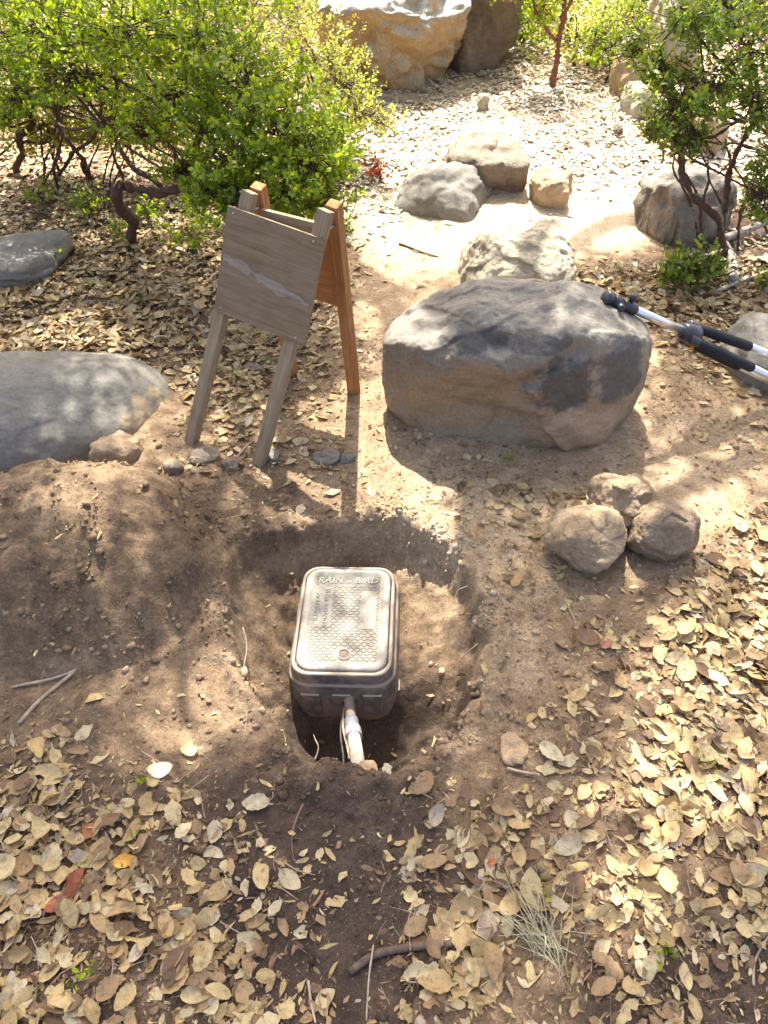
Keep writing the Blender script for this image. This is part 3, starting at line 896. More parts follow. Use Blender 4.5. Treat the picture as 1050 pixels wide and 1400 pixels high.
def post(foot, top, mat, label=None):
    a = foot + (foot - top).normalized() * .03
    mt4 = frame(a, top, ridge)
    me = box_me('leg', Matrix.Identity(4), LW, LT, (top - a).length, .0025)
    o = link('leg', me, mat, sign); o.matrix_local = Matrix.Translation(-sign.location) @ mt4
    if label: o['label'] = label
    return o
off = ridge.cross(Vector((0, 0, 1))).normalized()          # towards the camera side
fo = off * .019
TL = TL - fo; TR = TR - fo
post(FLf, TL + fo, wood_f); post(FRf, TR + fo, wood_f)
post(RLf, TL - fo + Vector((0, 0, .004)), wood_r, 'orange brown rear leg'); post(RRf, TR - fo + Vector((0, 0, .004)), wood_r, 'orange brown rear leg')
def board(fl, tl, fr, tr, t0, t1, ov0, ov1, outdir, mat, label, name):
    bl = fl.lerp(tl, t0); tl_ = fl.lerp(tl, t1); br = fr.lerp(tr, t0); tr_ = fr.lerp(tr, t1)
    xd = (br - bl).normalized()
    x0 = -(LW / 2 + ov0); x1 = (br - bl).length + LW / 2 + ov1
    mid_b = bl + xd * ((x0 + x1) / 2); mid_t = tl_ + xd * ((x0 + x1) / 2)
    z = (mid_t - mid_b); zn = z.normalized(); nrm = xd.cross(zn).normalized()
    if nrm.dot(outdir) < 0: nrm = -nrm
    m4 = Matrix.Identity(4); yv = zn.cross(xd)
    for i, c in enumerate((xd, yv, zn)):
        for j in range(3): m4[j][i] = c[j]
    m4.translation = (mid_b + mid_t) / 2 + nrm * (LT / 2 + .0075)
    o = link(name, box_me(name, Matrix.Identity(4), x1 - x0, .012, z.length, .0015), mat, sign)
    o.matrix_local = Matrix.Translation(-sign.location) @ m4
    if label: o['label'] = label
    return o, m4, x1 - x0, z.length
fb, fb4, fbw, fbh = board(FLf, TL + fo, FRf, TR + fo, .565, .925, .004, .022, off, ply, 'weathered grey plywood face', 'front_board')
board(RLf, TL - fo, RRf, TR - fo,   .50, .86, -.004, -.022, -off, ply_r, 'brown plywood rear board', 'rear_board')
# delaminated strip of paler veneer across the face
mb = MB(); n = 40; yy = -1 if (fb4.to_3x3() @ Vector((0, -1, 0))).dot(off) > 0 else 1
top_, bot_ = [], []
for i in range(n):
    u = -.47 + .94 * i / (n - 1); c = .02 - .10 * (u + .47) * .75
    w_ = .030 * (.55 + .45 * math.sin(i * .55) * math.cos(i * .21 + 1)) + .006
    e1 = .006 * float(noise(np.array([[i * .45, 2.2, 0]]), 5)[0]); e2 = .010 * float(noise(np.array([[i * .6, 7.2, 0]]), 6)[0])
    top_.append((u * fbw, yy * .0064, c * fbh * 2.2 + w_ / 2 + e1)); bot_.append((u * fbw, yy * .0064, c * fbh * 2.2 - w_ / 2 + e2))
V = np.array(top_ + bot_ + [(a, yy * .0078, c) for a, b_, c in top_] + [(a, yy * .0078, c) for a, b_, c in bot_])
q = [(2 * n + i, 2 * n + i + 1, 3 * n + i + 1, 3 * n + i) for i in range(n - 1)] + [(i, i + 1, 2 * n + i + 1, 2 * n + i) for i in range(n - 1)] + [(n + i, n + i + 1, 3 * n + i + 1, 3 * n + i) for i in range(n - 1)]
mb.add(V, q)
link('peeling_veneer', mb.me('peeling_veneer', False), m_wood('pale_veneer', (.19, .15, .105), (.245, .20, .145), (.30, .25, .185), 'X'), fb)
steel = m_simple('dull_nail_steel', (.35, .34, .32), .4, .9, .5, 50, .2)
for sx in (-.43, .40):
    for sz in (-.45, .45):
        mb = MB(); mb.tube([(sx * fbw, yy * .005, sz * fbh), (sx * fbw, yy * .0075, sz * fbh), (sx * fbw, yy * .0082, sz * fbh)], [.0035, .0035, .002], 10)
        link('nail', mb.me('nail'), steel, fb)
mid = (TL + TR) / 2
mt4 = frame(TL + Vector((0, 0, -.068)), TR + Vector((0, 0, -.068)), off)
o = link('top_rail', box_me('top_rail', Matrix.Identity(4), .014, .034, ridge.length - LW - .004, .002), wood_f, sign); o.matrix_local = Matrix.Translation(-sign.location) @ mt4
for T in (TL, TR):
    hp = T + Vector((0, 0, -.055))
    mb = MB(); mb.tube(rel([hp - off * .045, hp + off * .045], sign), .004, 10); link('hinge_bolt', mb.me('hinge_bolt'), steel, sign)

# ------------------------------------------------------------------ tripod propped on the big boulder
T0, T1 = atz(832, 411, .44), atz(862, 421, .425)
Hb = atz(941, 455, .315)
ax = (Hb - T1).normalized()
tri = thing('tripod', 'black and silver camera tripod propped head first on the large boulder', 'tripod', Hb[:])
blk = m_simple('black_foam', (.018, .018, .022), .85, 0, .3, 160, .3, .4, .001); blp = m_simple('black_plastic', (.022, .023, .028), .35, 0, .5, 60, .2, .1)
alu = m_simple('brushed_aluminium', (.66, .67, .69), .32, .9, .5, 90, .12, .05)
side = ax.cross(Vector((0, 0, 1))).normalized(); upv = side.cross(ax).normalized()
mb = MB(); mb.tube(rel([T1 - ax * .01, Hb], tri), .0135, 20); link('centre_column', mb.me('centre_column'), alu, tri)
hd = MB()
hd.tube(rel([T1 - ax * .035, T1 - ax * .03, T1 + ax * .015, T1 + ax * .022], tri), [.014, .020, .020, .015], 16)
hd.tube(rel([T1 - ax * .075, T1 - ax * .07, T1 - ax * .04, T1 - ax * .032], tri), [.015, .021, .019, .012], 16)
hd.tube(rel([T1 - ax * .105, T1 - ax * .10, T1 - ax * .075], tri), [.020, .024, .022], 16)
head = link('head', hd.me('head'), blp, tri)
for k, (dd, vv) in enumerate(((-.015, upv), (-.055, side), (-.055, -side))):
    mb = MB(); c = T1 + ax * dd
    mb.tube(rel([c, c + vv * .022, c + vv * .024, c + vv * .040, c + vv * .043], tri), [.006, .006, .012, .012, .008], 12); link('knob', mb.me('knob'), blp, head)
hb = MB(); hb.tube(rel([Hb - ax * .03, Hb - ax * .026, Hb - ax * .005, Hb + ax * .03, Hb + ax * .04], tri), [.018, .026, .032, .034, .026], 16)
hub = link('shoulder', hb.me('shoulder'), blp, tri)
spread = (((upv * .7 + side * -.75), 1), ((upv * -.25 + side * 1.0), 1), ((upv * -1.0 + side * -.25), .8))
feet = []
for k, (dv, f) in enumerate(spread):
    dv = dv.normalized()
    s0 = Hb + ax * .015 + dv * .028
    dirv = (ax + dv * .055 * f).normalized()
    mb = MB(); mb.tube(rel([s0 - dirv * .02, s0 - dirv * .016, s0 + dirv * .016, s0 + dirv * .022], tri), [.012, .017, .017, .014], 14)
    lg = link('leg', mb.me('leg'), blp, tri)
    L1, L2, L3 = .27, .53, .80
    mb = MB(); mb.tube(rel([s0 + dirv * .02, s0 + dirv * .026, s0 + dirv * (L1 - .006), s0 + dirv * L1], tri), [.013, .0172, .0172, .013], 18); link('foam_grip', mb.me('foam_grip'), blk, lg)
    mb = MB(); mb.tube(rel([s0 + dirv * (L1 - .01), s0 + dirv * L2], tri), .0118, 16); link('upper_tube', mb.me('upper_tube'), alu, lg)
    mb = MB(); mb.tube(rel([s0 + dirv * (L2 - .035), s0 + dirv * (L2 - .03), s0 + dirv * L2, s0 + dirv * (L2 + .01)], tri), [.014, .0165, .0165, .012], 14); link('leg_clamp', mb.me('leg_clamp'), blp, lg)
    mb = MB(); mb.tube(rel([s0 + dirv * L2, s0 + dirv * L3], tri), .0092, 14); link('lower_tube', mb.me('lower_tube'), alu, lg)
    mb = MB(); mb.tube(rel([s0 + dirv * L3, s0 + dirv * (L3 + .008), s0 + dirv * (L3 + .03), s0 + dirv * (L3 + .036)], tri), [.010, .014, .014, .008], 14); link('rubber_foot', mb.me('rubber_foot'), blk, lg)
mb = MB(); c = Hb + ax * .03 - upv * .028 + side * .02
mb.tube(rel([c, c + (side - upv) * .006], tri), [.007, .006], 10); link('lock_button', mb.me('lock_button'), m_simple('orange_plastic', (.75, .13, .02), .4), tri)['label'] = 'orange lock button'

# ------------------------------------------------------------------ foliage
def leaf_batch(P, A, N, L, W, cup, bend, tmpl_v, tmpl_f, rag=0.0):
    """many leaves at once -> verts, faces, leaf index of each vertex"""
    n, k = len(P), len(tmpl_v)
    A = A / (np.linalg.norm(A, axis=1)[:, None] + 1e-9)
    N = N - A * (N * A).sum(1)[:, None]; N /= np.linalg.norm(N, axis=1)[:, None] + 1e-9
    B = np.cross(N, A)
    u, v = tmpl_v[:, 0], tmpl_v[:, 1]
    w = cup[:, None] * (2 * v)[None] ** 2 * W[:, None] * .5 + bend[:, None] * ((2 * u - 1) ** 2)[None] * L[:, None] * .5 + (tmpl_v[:, 2] * 1.0)[None] * W[:, None]
    if rag:
        jr = 1 + rag * rng.normal(size=(n, k)); ju = rag * .25 * rng.normal(size=(n, k))
    else:
        jr = np.ones((n, k)); ju = np.zeros((n, k))
    V = P[:, None] + A[:, None] * ((u[None] + ju)[:, :, None] * L[:, None, None]) + B[:, None] * ((v[None] * jr)[:, :, None] * W[:, None, None]) + N[:, None] * w[:, :, None]
    F = (tmpl_f[None] + (np.arange(n) * k)[:, None, None]).reshape(-1, tmpl_f.shape[1])
    return V.reshape(-1, 3), F, np.repeat(np.arange(n), k)

T_SIMPLE = (np.array([(0, 0, 0), (.33, .42, .10), (.72, .40, .10), (1, 0, .02), (.72, -.40, .10), (.33, -.42, .10), (.5, 0, 0)]),
            np.array([(0, 1, 6), (1, 2, 6), (2, 3, 6), (3, 4, 6), (4, 5, 6), (5, 0, 6)]))
T_DIAMOND = (np.array([(0, 0, 0), (.5, .5, .12), (1, 0, 0), (.5, -.5, .12)]), np.array([(0, 1, 2), (0, 2, 3)]))

GREENS = {
    'manzanita': [(0, (.07, .13, .012)), (.35, (.16, .25, .02)), (.7, (.31, .39, .030)), (.92, (.42, .46, .05)), (1, (.40, .34, .06))],
    'pale': [(0, (.17, .22, .04)), (.4, (.28, .31, .07)), (.8, (.38, .37, .12)), (1, (.40, .32, .14))],
    'oak': [(0, (.06, .11, .018)), (.4, (.13, .20, .03)), (.8, (.23, .31, .045)), (.95, (.28, .30, .06)), (1, (.34, .22, .06))],
    'red': [(0, (.22, .03, .02)), (.5, (.35, .06, .03)), (1, (.42, .16, .06))],
}
for k_, st in GREENS.items():
    M['g_' + k_] = leaf_shader(k_ + '_leaf', green_from(st), (.62 if k_ != 'oak' else .56), .42, .45, (1.25, 1.2, .55) if k_ != 'red' else (1.2, .8, .6))

def shrub(name, label, base, stems, clumps, leaf_len, leaf_mat, cat='shrub', bark=None, per=11, group=None, seed=0, stem_r=.012, aspect=.55, twig=.0022, auto=True, simple=True):
    """stems: list of (points, r0, r1); clumps: (centre, radii, number of twig tips). Everything in metres, world space."""
    r = np.random.default_rng(seed + 500)
    base = Vector(base); root = thing(name, label, cat, base, group); b0 = np.array(base)
    wood = MB(); P, A, N, Ls = [], [], [], []
    for pts, r0, r1 in stems:
        c = curve_pts(pts, max(14, 9 * len(pts)), .022, seed + len(pts)); wood.tube(c - b0, np.linspace(r0, r1, len(c)) * (1 + .18 * r.normal(size=len(c))), 8, True, .10)
    tubes_n = 0
    for ci, (c, rad, n) in enumerate(clumps):
        c = np.array(c, float); rad = np.array(rad, float)
        d = r.normal(size=(n, 3)); d /= np.linalg.norm(d, axis=1)[:, None]
        d[:, 2] = np.where(d[:, 2] < -.3, d[:, 2] * .5, d[:, 2])
        rr = r.uniform(.15, 1, n) ** .45
        lump = 1 + .28 * fbm(d * 2.2 + seed + ci * 5, 2, .5, seed + ci)
        tip = c + d * rad * (rr * lump)[:, None]
        if auto:
            s0 = np.array(stems[ci % len(stems)][0][-1]) if stems else b0
            mid = (s0 + c) / 2 + r.normal(size=3) * .06
            cc = curve_pts([s0, mid, c], 8, .02, seed + ci); wood.tube(cc - b0, np.linspace(stem_r, stem_r * .5, len(cc)), 5, False)
            m = min(n, 44)
            for k in r.choice(n, m, replace=False):
                st = c + (tip[k] - c) * .08 + r.normal(size=3) * .02
                md = (st + tip[k]) / 2 + r.normal(size=3) * .03 - np.array([0, 0, .02])
                wood.tube(curve_pts([st, md, tip[k]], 5) - b0, np.linspace(stem_r * .4, twig * .5, 5), 4, False)
        ax_ = d * .8 + r.normal(size=(n, 3)) * .35 + np.array([0, 0, .55])
        ax_ /= np.linalg.norm(ax_, axis=1)[:, None]
        k = per
        tt = np.tile(np.linspace(-1, .15, k), n)
        T = np.repeat(tip, k, 0); X = np.repeat(ax_, k, 0)
        g = r.normal(size=(n * k, 3)); g -= X * (g * X).sum(1)[:, None]; g /= np.linalg.norm(g, axis=1)[:, None] + 1e-9
        P.append(T + X * (tt * leaf_len * 2.6)[:, None] + g * leaf_len * .08)
        A.append(g * .85 + X * (.55 + .4 * np.maximum(tt, 0)[:, None] * 2))
        N.append(X * .9 - g * .5 + r.normal(size=(n * k, 3)) * .25)
        Ls.append(leaf_len * r.uniform(.65, 1.2, n * k))
    P, A, N, Ls = map(np.concatenate, (P, A, N, Ls))
    n = len(P)
    tv, tf = T_SIMPLE if simple else T_DIAMOND
    V, F, li = leaf_batch(P - b0, A, N, Ls, Ls * aspect * r.uniform(.85, 1.15, n), np.full(n, .1), r.uniform(-.2, .1, n), tv, tf)
    me = mesh_np('crown', V, F); rv = np.clip(r.beta(2.2, 2.2, n) + .12 * fbm(P * 3.0, 2, .5, seed), 0, 1); attr(me, 'rnd', rv[li])
    link('crown', me, M[leaf_mat], root)
    if wood.n:
        link('trunk', wood.me('trunk'), bark or M['bark'], root)
    return root

def G(px, py, dz=0.0):
    p = at(px, py); return (p.x, p.y, p.z + dz)
def Y(px, py, y):
    """the point that shows at px,py at distance y"""
    d = ray(px, py); t = y / d[1]
    return (d[0] * t, y, CAM_H + d[2] * t)

# the big manzanita on the left: crooked dark stems, dense crown
_rs = np.random.default_rng(404)
def thin_stems(n, x0, x1, y0, y1, yy, rise=110):
    out = []
    for _ in range(n):
        px, py = _rs.uniform(x0, x1), _rs.uniform(y0, y1); g = G(px, py); yd = g[1] + _rs.normal() * .05
        dx = _rs.normal() * 35
        out.append(([g, Y(px + dx * .2 + _rs.normal() * 10, py - rise * .35, yd), Y(px + dx * .7 + _rs.normal() * 10, py - rise * .7, yd), Y(px + dx, py - rise, yd)], _rs.uniform(.005, .010), .003))
    return out
b = G(165, 268)
stems = [([G(185, 330), Y(160, 268, 3.3), Y(170, 245, 3.35), Y(225, 262, 3.3), Y(262, 228, 3.25), Y(300, 190, 3.2)], .026, .015),
         ([Y(225, 250, 3.4), Y(165, 205, 3.5), Y(150, 165, 3.55), Y(160, 105, 3.6)], .014, .008),
         ([Y(152, 180, 3.55), Y(120, 130, 3.6), Y(100, 90, 3.65)], .010, .006),
         ([G(118, 245), Y(105, 205, 3.9), Y(85, 170, 3.9), Y(68, 120, 3.9), Y(60, 70, 3.9)], .016, .008),
         ([G(80, 240), Y(102, 205, 3.95), Y(130, 180, 3.95), Y(140, 120, 3.95)], .010, .006),
         ([Y(250, 235, 3.25), Y(300, 240, 3.0), Y(350, 225, 2.95), Y(400, 200, 2.95)], .020, .010),
         ([Y(262, 228, 3.25), Y(280, 170, 3.3), Y(290, 110, 3.4), Y(300, 60, 3.5)], .016, .009)]
cl = [(Y(170, 40, 3.6), (.42, .40, .26), 170), (Y(60, 40, 3.7), (.42, .40, .24), 150), (Y(270, 50, 3.5), (.36, .38, .26), 170), (Y(330, 110, 3.25), (.30, .34, .24), 170),
      (Y(250, 130, 3.3), (.30, .32, .18), 120), (Y(380, 170, 3.05), (.26, .30, .20), 170), (Y(425, 215, 2.92), (.19, .24, .16), 130), (Y(330, 215, 3.0), (.24, .26, .15), 110),
      (Y(390, 265, 2.85), (.20, .22, .12), 100), (Y(320, 275, 2.85), (.15, .2, .10), 45), (Y(100, 100, 3.65), (.34, .34, .15), 80), (Y(-40, 60, 3.8), (.4, .4, .3), 90), (Y(300, -30, 3.8), (.5, .4, .3), 120),
      (Y(100, -50, 3.9), (.6, .5, .3), 150), (Y(30, 130, 3.7), (.2, .25, .1), 40), (Y(200, 175, 3.35), (.2, .2, .09), 45), (Y(290, 250, 2.95), (.14, .16, .10), 45), (Y(425, 270, 2.8), (.15, .16, .10), 55), (Y(250, 225, 3.2), (.16, .18, .08), 40), (Y(350, 290, 2.8), (.14, .15, .08), 40)]
stems += thin_stems(9, 60, 330, 225, 290, 3.5)
shrub('manzanita_shrub', 'big dense green shrub with crooked dark stems behind the wooden sign', b, stems, [(c_, r_, int(n_ * 1.15)) for c_, r_, n_ in cl], .024, 'g_manzanita', seed=1, stem_r=.008, per=13)
b = G(40, 235)
stems = [([G(25, 235), Y(28, 195, 4.1), Y(45, 165, 4.1), Y(25, 110, 4.1), Y(10, 40, 4.1)], .020, .011), ([Y(30, 190, 4.1), Y(70, 185, 4.1), Y(85, 120, 4.1)], .010, .006)]
cl = [(Y(0, 60, 4.2), (.35, .4, .3), 110), (Y(60, 10, 4.3), (.4, .4, .3), 120), (Y(-60, 130, 4.0), (.3, .3, .3), 80), (Y(5, 150, 3.9), (.10, .15, .12), 25)]
stems += thin_stems(4, -20, 90, 215, 270, 4.0)
shrub('manzanita_shrub', 'dark stemmed green shrub at the far upper left corner', b, stems, [(c_, r_, int(n_ * 1.6)) for c_, r_, n_ in cl], .025, 'g_manzanita', seed=2, stem_r=.008)
# bright undergrowth seen below the big crown
for i, (px, py, w, n, lb) in enumerate(((60, 165, .26, 60, 'yellow green bush glowing behind the stems near the corner'), (150, 160, .30, 80, 'yellow green bush glowing between the crooked stems'), (230, 165, .28, 70, 'yellow green bush behind the thick bent trunk'))):
    p = np.array(Y(px, py + 5, 4.2)); bz = (p[0], p[1], float(base_z(p[0], p[1])))
    shrub('bush', lb, bz, [([bz, p * .4 + np.array(bz) * .6, p], .010, .005)], [(p, (w * 1.4, .2, w * .75), n * 3), (p + [.1, .1, .2], (w * 1.4, .25, w), n * 2)], .026, 'g_pale', seed=10 + i, stem_r=.006, per=9, group='sunlit bushes behind the big shrub')
# low sprouts under the crown
for i, (px, py, h, n, lb) in enumerate(((58, 285, .14, 14, 'small green sprout beside the shaded grey rock'), (70, 365, .10, 9, 'tiny green sprout in front of the shaded grey rock'), (130, 300, .16, 20, 'low green sprout under the thick bent trunk'),
                                        (165, 325, .12, 12, 'low green sprout at the foot of the bent trunk'), (205, 305, .14, 16, 'low green sprout to the side of the bent trunk'), (262, 350, .20, 26, 'leafy green sprout beside the back of the sign'),
                                        (285, 320, .20, 26, 'taller leafy sprout brushing the upper corner of the sign'), (470, 318, .08, 10, 'small green sprout behind the sign post top'))):
    p = np.array(G(px, py)); c = p + [0, 0, h * .6]
    shrub('sprout', lb, p, [([p, (p + c) / 2 + [.01, 0, 0], c], .004, .002)], [(c, (h * .7, h * .7, h * .5), n)], .028, 'g_manzanita', 'plant', seed=20 + i, stem_r=.003, per=7)
# pale airy shrub by the path
b = G(455, 205)
stems = [([b, Y(462, 170, 4.4), Y(480, 120, 4.4)], .010, .006), ([b, Y(440, 150, 4.5), Y(415, 80, 4.6)], .009, .005), ([b, Y(500, 160, 4.3), Y(520, 140, 4.3)], .006, .003)]
cl = [(Y(430, 80, 4.6), (.30, .3, .28), 100), (Y(470, 110, 4.5), (.24, .28, .22), 80), (Y(490, 155, 4.3), (.12, .2, .10), 45), (Y(400, 30, 4.9), (.34, .3, .25), 100), (Y(520, 165, 4.2), (.16, .15, .06), 25), (Y(455, 170, 4.3), (.12, .2, .10), 36)]
shrub('airy_shrub', 'pale yellow green airy shrub in front of the huge ochre boulder', b, stems, [(c_, r_, int(n_ * 1.7)) for c_, r_, n_ in cl], .020, 'g_pale', seed=40, stem_r=.005, per=8)
p = np.array(G(518, 250)); 
shrub('red_sprig', 'small red leaved sprig beside the low blue grey rock', p, [([p, p + [.01, 0, .1]], .004, .002)], [(p + [0, 0, .09], (.07, .08, .10), 14)], .03, 'g_red', 'plant', seed=41, stem_r=.003, per=5)

# right-hand shrub, nearer, over the far bank
b = G(990, 352)
stems = [([b, Y(985, 300, 3.35), Y(950, 270, 3.3), Y(938, 215, 3.3), Y(925, 165, 3.3), Y(905, 150, 3.3)], .017, .008), ([Y(992, 290, 3.35), Y(1000, 230, 3.4), Y(1020, 180, 3.4), Y(1050, 160, 3.4)], .015, .010),
         ([Y(925, 165, 3.3), Y(960, 180, 3.35), Y(1010, 165, 3.4)], .008, .006), ([Y(890, 105, 3.5), Y(905, 60, 3.5), Y(930, 10, 3.5)], .006, .004)]
cl = [(Y(960, 110, 3.35), (.26, .3, .18), 85), (Y(1020, 60, 3.4), (.26, .3, .24), 90), (Y(930, 140, 3.3), (.17, .22, .10), 50), (Y(1030, 140, 3.35), (.22, .25, .14), 60), (Y(900, 170, 3.25), (.09, .12, .07), 28),
      (Y(1045, 270, 3.2), (.10, .15, .14), 45), (Y(1000, 0, 3.5), (.34, .3, .2), 120), (Y(1090, 100, 3.4), (.25, .3, .4), 120), (Y(950, 30, 3.6), (.2, .2, .15), 60), (Y(1060, 220, 3.3), (.12, .15, .1), 40), (Y(900, 95, 3.45), (.13, .15, .12), 40), (Y(945, 190, 3.3), (.14, .15, .07), 36), (Y(870, 60, 3.7), (.12, .15, .12), 30)]
stems += thin_stems(9, 940, 1080, 300, 350, 3.4, 130)
shrub('oak_shrub', 'dark green oak shrub leaning in beside the streaked blocky rock', b, stems, [(c_, r_, int(n_ * 1.1)) for c_, r_, n_ in cl], .026, 'g_oak', seed=50, stem_r=.007, per=10)
p = np.array(G(935, 388)); c = p + [0, 0, .1]
shrub('sprout', 'leafy dark green sprout in front of the streaked blocky rock', p, [([p, c], .005, .003), ([p, p + [.09, -.02, .05]], .004, .002)], [(c, (.13, .12, .085), 46), (c + [.10, 0, -.01], (.10, .1, .05), 18), (c + [-.08, -.03, -.03], (.06, .06, .04), 12)], .036, 'g_oak', 'plant', seed=51, stem_r=.003, per=7)
p = np.array(G(1040, 395))
shrub('sprout', 'small dark green sprout by the dead branch', p, [([p, p + [0, 0, .06]], .004, .003)], [(p + [0, 0, .06], (.06, .06, .04), 10)], .034, 'g_oak', 'plant', seed=52, stem_r=.003, per=6)

# background brush
bg = [(700, 70, 6.3, .38, .42, 'g_manzanita', 'yellow green bush right behind the dark leaning boulder'), (805, 75, 5.9, .42, .34, 'g_pale', 'pale bush behind the reddish young tree'), (860, 60, 6.2, .5, .42, 'g_manzanita', 'green bush behind the small brown rock'),
      (735, 45, 6.9, .5, .45, 'g_pale', 'faint pale bush at the back of the clearing'), (900, 75, 7.6, .6, .6, 'g_oak', 'dark bush behind the tan boulder'), (600, 40, 8.6, .7, .7, 'g_pale', 'pale bush behind the huge ochre boulder'),
      (420, 40, 7.2, .7, .6, 'g_pale', 'pale bush beyond the airy shrub'), (330, 30, 6.6, .7, .6, 'g_pale', 'sunlit bush behind the dense shrub crown'), (200, 60, 6.2, .6, .55, 'g_pale', 'sunlit bush far behind the crooked stems'), (70, 70, 6.3, .7, .6, 'g_pale', 'sunlit bush far behind the corner shrub'),
      (1000, 60, 6.8, .7, .7, 'g_oak', 'dark bush behind the leaning oak shrub'), (1090, 140, 5.2, .5, .6, 'g_oak', 'dark bush at the far right edge behind the oak shrub'), (960, 20, 8.6, .8, .8, 'g_manzanita', 'green bush at the very back above the tan boulder'),
      (780, 10, 9.4, .9, .8, 'g_manzanita', 'far green bush above the reddish young tree'), (500, 0, 9.6, .9, .9, 'g_manzanita', 'far green bush above the airy shrub')]
for i, (px, py, y, rx, rz, mt, lb) in enumerate(bg):
    c = np.array(Y(px, py, y)); gz = float(base_z(c[0], c[1])); bz = np.array((c[0], c[1], gz)); top = max(c[2], gz + rz * .6)
    c = np.array((c[0], c[1], top))
    r_ = np.random.default_rng(900 + i)
    cl = [(c + r_.normal(size=3) * [rx * .4, .15, rz * .2], (rx * .75, .4, rz * .6), 110) for _ in range(3)]
    st = [([bz + [s * .08, 0, 0], (bz + c) / 2 + r_.normal(size=3) * .05 + [s * .15, 0, 0], c + [s * rx * .4, 0, 0]], .013, .006) for s in (-1, 0, 1)]
    shrub('bush', lb, bz, st, cl, (.031 if y > 6 else .028), mt, seed=60 + i, stem_r=.007, per=8, simple=False, aspect=.6)
b = np.array(G(752, 122)); tb = [b, Y(758, 80, b[1]), Y(765, 40, b[1]), Y(775, -20, b[1] + .1), Y(770, -90, b[1] + .1)]
redbark = m_simple('reddish_bark', (.20, .075, .045), .7, 0, .3, 40, .4, .5, .005)
shrub('young_tree', 'young tree with slim reddish trunk at the back of the clearing', b, [(tb, .020, .013), ([Y(766, 30, b[1]), Y(790, -10, b[1]), Y(800, -60, b[1])], .014, .008), ([Y(760, 60, b[1]), Y(735, 20, b[1]), Y(725, -30, b[1])], .012, .006)],
      [(Y(770, -110, b[1]), (.6, .5, .35), 120), (Y(720, -20, b[1]), (.3, .3, .2), 50), (Y(800, -30, b[1]), (.3, .3, .2), 50), (Y(740, 15, b[1]), (.15, .2, .12), 30)], .030, 'g_manzanita', 'tree', redbark, seed=80, stem_r=.008, per=8)
pts = [Y(812, 135, 5.6), Y(818, 118, 5.6), Y(842, 98, 5.6), Y(846, 70, 5.7), Y(835, 48, 5.7), Y(815, 40, 5.7)]
mb = MB(); mb.tube(curve_pts(pts, 24, .01, 3), np.linspace(.016, .008, 24), 7)
tag(link('bare_branch', mb.me('bare_branch'), M['bark'], None), 'thin bare crooked branch arching over the small brown rock', 'branch')

# ------------------------------------------------------------------ overhanging oaks outside the view: they make the dappled shade
SUNV = np.array(LIGHT); 
def above(px, py, h, z=0.0):
    """the point at height h whose shadow falls on the ground at px,py"""
    g = np.array(atz(px, py, z)); t = (h - z) / -SUNV[2]
    return g - SUNV * t
def oak(name, label, base, limbs, crown_pts, seed):
    root = thing(name, label, 'tree', base); b0 = np.array(base); r = np.random.default_rng(seed)
    mb = MB(); tr = curve_pts([b0 - [0, 0, .2], b0 + [.05, 0, 1.2], b0 + [.25 * np.sign(-b0[0]), .1, 2.6], b0 + [.6 * np.sign(-b0[0]), .1, 3.8], b0 + [.9 * np.sign(-b0[0]), 0, 5.6]], 26, .04, seed)
    mb.tube(tr - b0, np.linspace(.26, .10, 26), 14, True, .03); link('trunk', mb.me('trunk'), M['grey_bark'], root)
    for pts, r0, r1 in limbs:
        mb = MB(); c = curve_pts(pts, 8 * len(pts), .03, seed + 3); mb.tube(c - b0, np.linspace(r0, r1, len(c)), 9, True, .04); link('limb', mb.me('limb'), M['grey_bark'], root)
    P = crown_pts; n = len(P); k = 9
    T = np.repeat(P, k, 0) + r.normal(size=(n * k, 3)) * .060
    A = r.normal(size=(n * k, 3)); N = r.normal(size=(n * k, 3)) * .6 + [0, 0, 1]
    L = r.uniform(.04, .065, n * k)
    V, F, li = leaf_batch(T - b0, A, N, L, L * .6, np.full(n * k, .2), np.zeros(n * k), *T_DIAMOND)
    me = mesh_np('crown', V, F); attr(me, 'rnd', r.beta(2, 2, n * k)[li]); link('crown', me, M['g_oak'], root)
    return root
r = np.random.default_rng(77)
N_C = 26000
gx = r.uniform(-3.0, 3.0, N_C); gy = r.uniform(-.6, 4.6, N_C)
lit = np.clip(look(SUNL, gx, gy, np.zeros(N_C)) * 1.25 - .16, 0, 1)
# lumpy rather than even: threshold a noise with the cover wanted at each spot
nz = .5 + .5 * np.clip(n2(gx, gy, .22, 3, .55, 71) * 1.15, -1, 1)
cover = 1 - lit
keep = (nz < cover * 1.05) & (r.uniform(0, 1, N_C) < .25 + .75 * cover)
gx, gy = gx[keep], gy[keep]
hh = r.uniform(3.3, 4.9, len(gx))
CP_ = np.stack([gx, gy, np.zeros(len(gx))], 1) - SUNV[None] * (hh / -SUNV[2])[:, None]
left = CP_[:, 0] + .5 * r.normal(size=len(gx)) < .1
bL, bR = np.array((-4.6, 4.6, 0.1)), np.array((4.9, 5.2, .15))
tl = bL + [.6, .1, 3.6]; tr_ = bR + [-.6, .1, 3.6]
limL = [([tl, above(300, 330, 3.9), above(500, 380, 3.8), above(540, 480, 3.7), above(580, 565, 3.6), above(640, 650, 3.5), above(645, 770, 3.45), above(665, 850, 3.4), above(700, 960, 3.35)], .065, .042),
        ([tl, above(200, 420, 4.2), above(330, 600, 4.0), above(280, 700, 3.9), above(250, 980, 3.8)], .045, .018), ([tl + [-.1, 0, -.3], above(20, 500, 4.1), above(10, 700, 4.0), above(100, 1000, 3.9)], .05, .02)]
